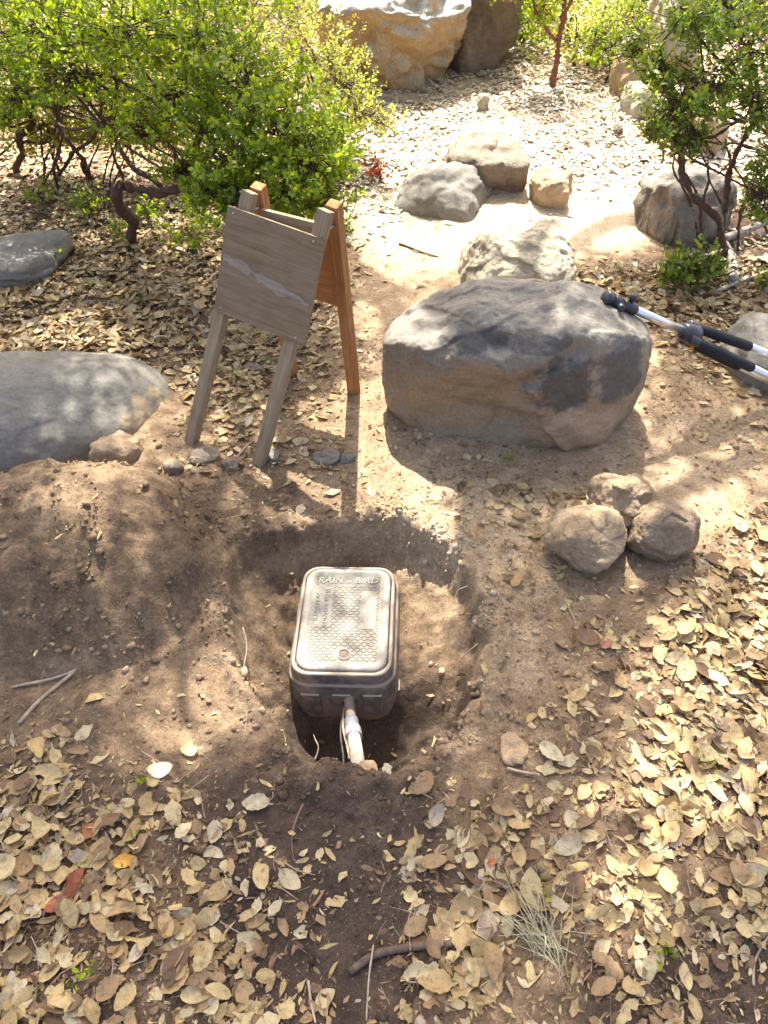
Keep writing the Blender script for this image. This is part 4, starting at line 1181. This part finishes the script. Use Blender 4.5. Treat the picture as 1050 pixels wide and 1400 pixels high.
limR = [([tr_, above(900, 300, 4.0), above(690, 370, 3.8, .3), above(675, 440, 3.7, .33), above(660, 520, 3.7, .1)], .060, .036), ([tr_, above(800, 340, 3.9, .2), above(615, 370, 3.7, .33), above(628, 450, 3.7, .33)], .040, .016),
        ([tr_, above(1000, 640, 4.1), above(900, 800, 4.0), above(760, 1050, 4.0), above(500, 1250, 4.1)], .05, .02)]
oak('oak_tree', 'overhanging live oak whose limb shadows cross the path and pit', bL, limL, CP_[left], 5)
oak('oak_tree', 'overhanging live oak whose limb shadows cross the large grey boulder', bR, limR, CP_[~left], 6)

# ------------------------------------------------------------------ leaf litter
def ground_normal(x, y, e=.02):
    zx = (zfull(x + e, y) - zfull(x - e, y)) / (2 * e); zy = (zfull(x, y + e) - zfull(x, y - e)) / (2 * e)
    n = np.stack([-zx, -zy, np.ones_like(zx)], 1)
    return n / np.linalg.norm(n, axis=1)[:, None]

r = np.random.default_rng(11)
# candidate spots over the ground in view and a margin, thinned by the cover map
NC = 230000
yy_ = np.sqrt(r.uniform(1.0, 8.2 ** 2 * 1.0 + 1.0, NC)) - .88; half = .62 + .52 * yy_
xx_ = r.uniform(-1, 1, NC) * half
area = 1.0
w_ = half / half.max()
dens = look(LEAF, xx_, yy_, base_z(xx_, yy_))
clump = .72 + .5 * n2(xx_, yy_, .16, 2, .5, 81)
dens = np.clip(1.35 * dens * clump, 0, 1) ** 2.3 * 1.1
_, sp = pit(xx_, yy_)
dens = np.where(sp < .98, dens * .05, dens)
keep = r.uniform(0, 1, NC) < dens * np.where(yy_ > 3.4, .85, 1.0)
lx, ly = xx_[keep], yy_[keep]
nl = len(lx)
lz = zfull(lx, ly); gn = ground_normal(lx, ly)
ld = look(LEAF, lx, ly, lz)
L = np.clip(r.lognormal(math.log(.0355), .36, nl), .012, .072) * np.where(ly > 3.4, .85, 1.0)
yaw = r.uniform(0, 2 * np.pi, nl)
Nn = gn + r.normal(size=(nl, 3)) * ((.14 + .20 * ld) * np.where(ly > 3.6, .6, 1))[:, None]
Nn /= np.linalg.norm(Nn, axis=1)[:, None]
A = np.stack([np.cos(yaw), np.sin(yaw), np.zeros(nl)], 1); A -= Nn * (A * Nn).sum(1)[:, None]; A /= np.linalg.norm(A, axis=1)[:, None]
Z = lz + .001 + r.uniform(0, 1, nl) ** 1.5 * .022 * ld
P = np.stack([lx, ly, Z], 1) - A * (L / 2)[:, None]
asp = r.uniform(.38, .76, nl); cup = r.normal(.10, .24, nl); bend = r.normal(.04, .16, nl)
rnd = np.clip(r.beta(1.9, 1.6, nl) * .93 + .05 * r.normal(size=nl), 0, .96); hot = r.uniform(0, 1, nl) < .004; rnd[hot] = r.uniform(.975, 1, hot.sum())
px_, py_, dp_ = project(P[:, 0], P[:, 1], P[:, 2])
inside = (px_ > 15) & (px_ < 1035) & (py_ > 20) & (py_ < 1390)
size_px = np.where(inside, L * np.sqrt(asp) * FPX / dp_, 0)
order = np.argsort(-size_px); big = np.zeros(nl, bool); big[order[:300]] = True

T_MED = (np.array([(0, 0, 0), (.10, .22, .0), (.28, .44, 0), (.52, .50, 0), (.76, .38, 0), (.92, .16, 0), (1, 0, 0), (.92, -.16, 0), (.76, -.38, 0), (.52, -.50, 0), (.28, -.44, 0), (.10, -.22, 0), (.28, 0, -.05), (.6, 0, -.05), (.85, 0, -.04)]),
         np.array([(0, 1, 12), (1, 2, 12), (2, 3, 12), (3, 13, 12), (3, 4, 13), (4, 14, 13), (4, 5, 14), (5, 6, 14), (6, 7, 14), (7, 8, 14), (8, 13, 14), (8, 9, 13), (9, 12, 13), (9, 10, 12), (10, 11, 12), (11, 0, 12)]))
near = (~big) & (ly < 3.2); far = (~big) & (ly >= 3.2)
# clearing litter: sun glare painted in as a paler leaf colour
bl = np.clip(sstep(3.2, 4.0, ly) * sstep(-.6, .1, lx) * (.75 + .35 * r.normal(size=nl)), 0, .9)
VV, FF, LI, LB, off_ = [], [], [], [], 0
for msk, tm in ((near, T_MED), (far, T_SIMPLE)):
    i = np.where(msk)[0]
    V, F, li = leaf_batch(P[i], A[i], Nn[i], L[i], L[i] * asp[i], cup[i], bend[i], *tm, rag=.20)
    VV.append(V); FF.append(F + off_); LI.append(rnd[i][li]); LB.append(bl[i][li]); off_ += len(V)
me = mesh_np('leaf_litter', np.concatenate(VV), np.concatenate(FF)); attr(me, 'rnd', np.concatenate(LI)); attr(me, 'sun_glare', np.concatenate(LB))
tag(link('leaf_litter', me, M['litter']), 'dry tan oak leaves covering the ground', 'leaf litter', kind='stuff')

# the 300 leaves that show largest, one object each
def leaf_variant(k):
    q = np.random.default_rng(3000 + k)
    n = 11; t = np.linspace(0, 1, n)
    prof = np.sin(np.pi * t ** .85) ** .75 * .5
    lob = q.uniform(.0, .05)
    rows_v, mid = [], []
    cupk, bendk, tw = q.normal(.10, .28), q.normal(.05, .22), q.normal(0, .25)
    asp_k = q.uniform(.48, .72)
    def Wz(u, v): return cupk * (2 * v) ** 2 * .25 * asp_k * 2 + bendk * (2 * u - 1) ** 2 * .5 + tw * (u - .4) * v
    V = []
    for i in range(n):
        a = prof[i] * (1 + lob * (1 if i % 2 else -1) * 2 + q.normal(0, .03)); b_ = prof[i] * (1 + lob * (1 if i % 2 else -1) * 2 + q.normal(0, .03))
        if k % 4 == 1 and .45 < t[i] < .8: a *= .35
        if k % 5 == 3 and t[i] > .68: a *= .5; b_ *= .2
        sh = .06 * math.sin(t[i] * 3 + k)
        V += [(t[i], (a + sh) * asp_k, Wz(t[i], a)), (t[i], (a * .5 + sh) * asp_k, Wz(t[i], a * .5) - .004), (t[i], sh * asp_k, Wz(t[i], 0) - .018), (t[i], (-b_ * .5 + sh) * asp_k, Wz(t[i], -b_ * .5) - .004), (t[i], (-b_ + sh) * asp_k, Wz(t[i], -b_))]
    V = np.array(V); F = []
    for i in range(n - 1):
        for j in range(4): F.append((i * 5 + j, (i + 1) * 5 + j, (i + 1) * 5 + j + 1, i * 5 + j + 1))
    V[:, 0] -= .5; V[:, 2] -= V[:, 2].min() * .6
    mb = MB(); mb.add(V, F)
    mb.tube([(-.64, .03 * math.sin(k), .012), (-.56, 0, .004), (-.48, 0, V[2, 2] + .0)], [.008, .010, .012], 4, False)
    return mb.me('fallen_leaf')
leaf_me = [leaf_variant(k) for k in range(20)]
for m_ in leaf_me: m_.materials.append(M['leaf'])
def dry_col(v):
    for (p0, c0), (p1, c1) in zip(DRY, DRY[1:]):
        if v <= p1: 
            t = (v - p0) / (p1 - p0); return tuple(c0[i] * (1 - t) + c1[i] * t for i in range(3))
    return DRY[-1][1]
def colour_word(v):
    return 'dark brown' if v < .16 else 'tan' if v < .45 else 'straw coloured' if v < .68 else 'pale' if v < .86 else 'greyish' if v < .97 else 'orange'
def region_word(px, py):
    if py < 980: return 'below the three stones' if px > 640 else 'on bare dirt around the pit'
    if px < 260: return 'in the lower left corner litter' if py > 1180 else 'in the litter below the soil heap'
    if px < 400: return 'left of the dark bare soil'
    if px < 560: return 'on bare soil before the pit'
    if px < 700: return 'between dark soil and dry grass' if py > 1150 else 'just below the pit rim'
    if py > 1230: return 'around the dry grass tuft' if px < 850 else 'on the lower right dark soil'
    return 'in the sunny litter patch' if px < 880 else 'in the litter along the right edge'
def dir_word(a):
    t = math.degrees(math.atan2(a[1], a[0]))
    return ('right', 'up right', 'up', 'up left', 'left', 'down left', 'down', 'down right')[int(((t + 22.5) % 360) // 45)]
def size_word(s): return 'large' if s > 26 else 'mid sized' if s > 23 else 'smaller'
for n_, i in enumerate(order[:300]):
    o = bpy.data.objects.new('fallen_leaf', leaf_me[n_ % len(leaf_me)]); COL.objects.link(o)
    z = Vector(Nn[i]); x = Vector(A[i]); y = z.cross(x)
    m4 = Matrix.Identity(4)
    for c_, ax_ in enumerate((x, y, z)):
        for j in range(3): m4[j][c_] = ax_[j]
    m4.translation = Vector(P[i]) + Vector(A[i]) * (L[i] / 2) + Vector((0, 0, .006))
    o.matrix_world = m4 @ Matrix.Scale(float(L[i]), 4)
    o.color = (*dry_col(float(rnd[i])), 1)
    lb = f"{size_word(size_px[i])} {colour_word(rnd[i])} leaf pointing {dir_word(A[i])} {region_word(px_[i], py_[i])}"
    tag(o, lb, 'leaf', lb.replace('leaf', 'leaves'))

# crumbs of leaf, bark and twig, and soil clods: uncountable
r = np.random.default_rng(12)
n = 90000
cy_ = r.uniform(.2, 3.4, n); cx_ = r.uniform(-1, 1, n) * (.62 + .52 * cy_)
dn = look(LEAF, cx_, cy_, np.zeros(n)); _, sp = pit(cx_, cy_)
k = r.uniform(0, 1, n) < np.where(sp < 1, .03, .035 + .95 * dn) * (.45 + .3 * cy_)
cx_, cy_ = cx_[k], cy_[k]; n = len(cx_)
cz_ = zfull(cx_, cy_); a = r.uniform(0, 6.28, n); Lc = np.clip(r.lognormal(math.log(.012), .55, n), .004, .045)
Nc = r.normal(size=(n, 3)) * .45 + [0, 0, 1]
V, F, li = leaf_batch(np.stack([cx_, cy_, cz_ + .003], 1), np.stack([np.cos(a), np.sin(a), r.normal(0, .2, n)], 1), Nc, Lc, Lc * r.uniform(.12, .7, n), r.normal(0, .4, n), np.zeros(n), *T_SIMPLE, rag=.35)
me = mesh_np('leaf_crumbs', V, F); attr(me, 'rnd', np.clip(r.beta(1.2, 2.0, n) * .95, 0, .96)[li])
tag(link('leaf_crumbs', me, M['litter']), 'crumbs of broken leaf and bark strewn over the soil', 'leaf litter', kind='stuff')

n = 1500; tb_ = MB()
ty_ = r.uniform(.25, 3.6, n); tx_ = r.uniform(-1, 1, n) * (.62 + .52 * ty_)
k = r.uniform(0, 1, n) < .12 + look(LEAF, tx_, ty_, np.zeros(n)); _, sp = pit(tx_, ty_); k &= sp > 1.0; tx_, ty_ = tx_[k], ty_[k]
for x, y in zip(tx_, ty_):
    a = r.uniform(0, 6.28); l = min(.13, r.lognormal(math.log(.035), .6)); px2, py2 = x + math.cos(a) * l, y + math.sin(a) * l
    q = np.array([[x, y], [(x + px2) / 2 + r.normal() * l * .1, (y + py2) / 2 + r.normal() * l * .1], [px2, py2]]); z = zfull(q[:, 0], q[:, 1]) + .006 + r.uniform(0, .014, 3)
    tb_.tube(np.c_[q, z], np.linspace(1, .6, 3) * r.uniform(.0006, .0018), 3, False)
tag(link('litter_twigs', tb_.me('litter_twigs'), M['twig']), 'fine dry stems and twigs mixed into the leaf litter', 'twigs', kind='stuff')
ico = bmesh.new(); bmesh.ops.create_icosphere(ico, subdivisions=1, radius=1)
iv = np.array([v.co[:] for v in ico.verts]); ifc = np.array([[v.index for v in f.verts] for f in ico.faces]); ico.free()
n = 90000
cy_ = r.uniform(.25, 2.9, n); cx_ = r.uniform(-1.5, 1.3, n)
_, sp = pit(cx_, cy_); mh = mound_h(cx_, cy_)
want = np.clip(np.exp(-np.abs(sp - 1.0) * 5) * .8 + np.clip(mh * 4, 0, .26) + .05 + .16 * np.clip(look(DARK, cx_, cy_, np.zeros(n)) - .35, 0, 1), 0, 1) * np.where(sp < .93, .16, 1)
want = want * (.4 + .9 * (n2(cx_, cy_, .12, 2, .5, 91) > .1))
k = r.uniform(0, 1, n) < want; cx_, cy_ = cx_[k], cy_[k]; n = len(cx_)
inbox = (np.abs(cx_ - _bx) < .17) & (np.abs(cy_ - _by) < .225)
cx_, cy_ = cx_[~inbox], cy_[~inbox]; n = len(cx_)
s = np.clip(r.lognormal(math.log(.0028), .60, n), .0012, .013)
V = iv[None] * (s[:, None] * r.uniform(.6, 1.3, (n, 3)))[:, None, :] * (1 + .25 * r.normal(size=(n, len(iv), 1)))
V = V + np.stack([cx_, cy_, zfull(cx_, cy_) + s * .25], 1)[:, None]
me = mesh_np('soil_clods', V.reshape(-1, 3), (ifc[None] + (np.arange(n) * len(iv))[:, None, None]).reshape(-1, 3))
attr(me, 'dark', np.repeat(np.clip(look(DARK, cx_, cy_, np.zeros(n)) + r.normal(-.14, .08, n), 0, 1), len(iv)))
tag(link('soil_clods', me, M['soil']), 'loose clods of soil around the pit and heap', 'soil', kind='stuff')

# ------------------------------------------------------------------ sticks, roots, grass, sprigs
def onground(pts, lift=.006):
    out = []
    for px, py in pts:
        g = at(px, py)
        for _ in range(4):
            z = float(zfull(np.array([g.x]), np.array([g.y]))[0]); g = atz(px, py, z)
        out.append((g.x, g.y, g.z + lift))
    return out
def stick(name, label, pts, r0, r1, mat, cat='stick', lift=.006, wob=.004, sides=7, n=18):
    mb = MB(); c = curve_pts(onground(pts, lift), n, wob, len(label)); mb.tube(c, np.linspace(r0, r1, n), sides, True, .05)
    return tag(link(name, mb.me(name), mat), label, cat)
pale_twig = m_simple('bleached_twig', (.31, .24, .165), .9, 0, .2, 70, .35, .5, .003)
dark_root = m_simple('dark_root_bark', (.10, .07, .05), .9, 0, .2, 60, .45, .7, .004)
stick('stick', 'longest bleached stick slanting at the foot of the soil heap', [(28, 990), (60, 955), (118, 906)], .006, .004, pale_twig)
stick('stick', 'thin bleached stick crossing the longest one below the heap', [(18, 942), (90, 924), (130, 900)], .004, .003, pale_twig)
stick('stick', 'short pale stick lying level above the crossed sticks', [(138, 893), (165, 891), (188, 893)], .004, .003, pale_twig)
stick('root', 'dark crooked root across the litter at the bottom', [(476, 1330), (510, 1306), (560, 1296), (615, 1290), (632, 1262), (634, 1250)], .008, .007, dark_root, 'root', .008)
stick('root', 'reddish root exposed in the crack in front of the pit', [(414, 1100), (402, 1126), (398, 1150), (404, 1180)], .0038, .002, m_simple('red_root', (.12, .06, .045), .85, nscale=80, var=.3), 'root', .0)
stick('twig', 'thin twig pointing at the three stones from behind', [(812, 668), (790, 650), (776, 625)], .0025, .0012, M['twig'], 'twig', .012)
stick('twig', 'curved pale twig near the lower right edge', [(1030, 1352), (1032, 1320), (1048, 1282)], .003, .002, pale_twig, 'twig')
stick('twig', 'thin pale twig lying on the dark soil corner', [(985, 1306), (1010, 1303), (1022, 1304)], .002, .0015, pale_twig, 'twig')
stick('twig', 'short grey twig between the two nearest sign legs', [(322, 628), (336, 612), (346, 604)], .004, .003, M['twig'], 'twig')
stick('twig', 'pair of short sticks in front of the pale crumbling stone', [(692, 1052), (716, 1058), (738, 1062)], .004, .003, pale_twig, 'twig')
stick('twig', 'upright straw stem near the bottom centre of the dark soil', [(420, 1345), (424, 1372), (432, 1402)], .003, .002, pale_twig, 'twig')
stick('twig', 'thin straw stem standing by the dark crooked root', [(508, 1296), (502, 1340), (500, 1398)], .0022, .0015, pale_twig, 'twig', .02)
stick('twig', 'thin grey twig beside the orange leaf in the litter', [(132, 1188), (128, 1230), (134, 1256)], .0028, .002, M['twig'], 'twig')
stick('stick', 'weathered stick on the litter below the three stones', [(768, 818), (790, 862), (800, 880)], .0025, .002, M['twig'])
stick('stick', 'fallen branch lying across the litter beside the tripod', [(975, 405), (1010, 392), (1060, 372)], .010, .006, M['grey_bark'], 'stick', .02)
stick('dead_branch', 'grey dead stump root standing at the shrub foot', [(1000, 392), (998, 372), (990, 345), (980, 335)], .024, .016, M['grey_bark'], 'branch', .03)
stick('dead_branch', 'bleached dead branch reaching to the right from the stump root', [(985, 340), (1010, 330), (1040, 318), (1070, 300)], .02, .014, M['grey_bark'], 'branch', .05)
stick('root', 'thin root lying on the path behind the tree shadow', [(545, 335), (575, 345), (600, 352)], .005, .003, dark_root, 'root')
# dry grass tuft
r = np.random.default_rng(21)
base = np.array(onground([(752, 1300)])[0]); mb = MB()
for k in range(52):
    px1, py1 = r.normal(712, 42), r.normal(1245, 34)
    b = base + np.r_[r.normal(0, .022, 2), -.004]
    if k % 7 == 0: px1, py1 = r.normal(770, 25), r.normal(1350, 25)
    e = np.array(onground([(px1, py1)])[0]); hgt = r.uniform(.015, .06)
    m1 = b * .6 + e * .4 + [0, 0, hgt]; e = e + [0, 0, r.uniform(.0, .05)]
    c = curve_pts([b, m1, e], 7); d = np.cross(c[-1] - c[0], [0, 0, 1]); d /= np.linalg.norm(d) + 1e-9
    w = np.linspace(.0013, .0003, 7) * r.uniform(.6, 1.3)
    V = np.concatenate([c - d * w[:, None], c + d * w[:, None], c + np.array([0, 0, 1]) * w[:, None] * .7]); q = []
    for i in range(6): q += [(i, i + 1, 14 + i + 1, 14 + i), (14 + i, 14 + i + 1, 7 + i + 1, 7 + i)]
    mb.add(V, q)
straw = leaf_shader('dry_straw', lambda nt: mixc(nt, ntex(nt, coords(nt), 25, 3), (.26, .235, .12), (.42, .375, .23)), .2)
tag(link('grass_tuft', mb.me('grass_tuft'), straw), 'tuft of dry straw coloured grass blades on the leaf litter', 'grass')
for i, (px, py, s_, n_, lb) in enumerate(((190, 1146, .022, 4, 'small bright green sprig in the litter below the pit'), (112, 1338, .016, 3, 'tiny green sprig in the lower left litter'), (200, 1070, .016, 3, 'green sprig beside the curled pale leaf'), (742, 1222, .020, 4, 'yellow green sprig in front of the sunny leaves'),
                                       (905, 1305, .026, 6, 'small green sprig on the dark corner soil'), (960, 1040, .018, 4, 'small green sprig in the litter along the edge'), (690, 632, .016, 3, 'tiny green sprig at the foot of the large boulder'))):
    p = np.array(onground([(px, py)])[0])
    shrub('sprig', lb, p, [([p - [0, 0, .01], p + [.002, 0, .015]], .0012, .0008)], [(p + [0, 0, .012], (s_, s_, .008), n_)], .016, 'g_manzanita', 'plant', seed=200 + i, per=4, auto=False, aspect=.7)
# single leaves with a colour of their own
for i, (px, py, s_, col, lb, yw) in enumerate(((88, 1232, .075, (.26, .085, .04), 'big torn red orange leaf in the lower left litter', .9), (106, 1205, .05, (.24, .075, .04), 'slim red leaf above the torn red orange one', 1.1), (174, 1182, .05, (.60, .33, .06), 'golden yellow leaf in the lower left litter', .3),
                                          (222, 1056, .06, (.72, .60, .38), 'curled bright leaf catching the sun below the pit', .1), (265, 1028, .06, (.50, .36, .2), 'curled tan leaf arching above the bright one', .0), (248, 430, .06, (.22, .05, .035), 'dark red leaf in the litter beside the sign', 1.3),
                                          (827, 884, .04, (.30, .13, .075), 'reddish leaf in the litter below the three stones', .5), (412, 700, .055, (.55, .45, .27), 'single curled tan leaf behind the pit rim', 1.4), (672, 1182, .022, (.40, .12, .045), 'small orange leaf near the grass tuft', .2))):
    p = Vector(onground([(px, py)], .014)[0])
    o = bpy.data.objects.new('fallen_leaf', leaf_me[(i * 3 + 1) % 14]); COL.objects.link(o)
    o.matrix_world = Matrix.Translation(p) @ Matrix.Rotation(yw, 4, 'Z') @ Matrix.Rotation(.15, 4, 'X') @ Matrix.Scale(s_, 4)
    o.color = (*col, 1); tag(o, lb, 'leaf')


for lb, pts in (('thin root sticking out of the right pit wall', [(652, 880, -.03), (636, 893, -.05), (628, 905, -.075)]), ('short rootlet hanging from the pit rim near the stones', [(640, 800, -.02), (628, 806, -.04), (622, 818, -.06)]),
                ('forked rootlet curling down the front pit edge', [(428, 1040, -.01), (434, 1022, -.05), (430, 1004, -.10)]), ('pale rootlet against the left slope of the pit', [(330, 860, -.02), (336, 885, -.035), (333, 915, -.04)]), ('tiny rootlet at the back wall of the pit', [(560, 742, -.03), (556, 752, -.06), (560, 764, -.075)])):
    mb = MB(); mb.tube(curve_pts([atz(a, b_, z_) for a, b_, z_ in pts], 12, .004, len(lb)), np.linspace(.0026, .0010, 12), 6, True, .08)
    tag(link('root', mb.me('root'), M['twig']), lb, 'root')
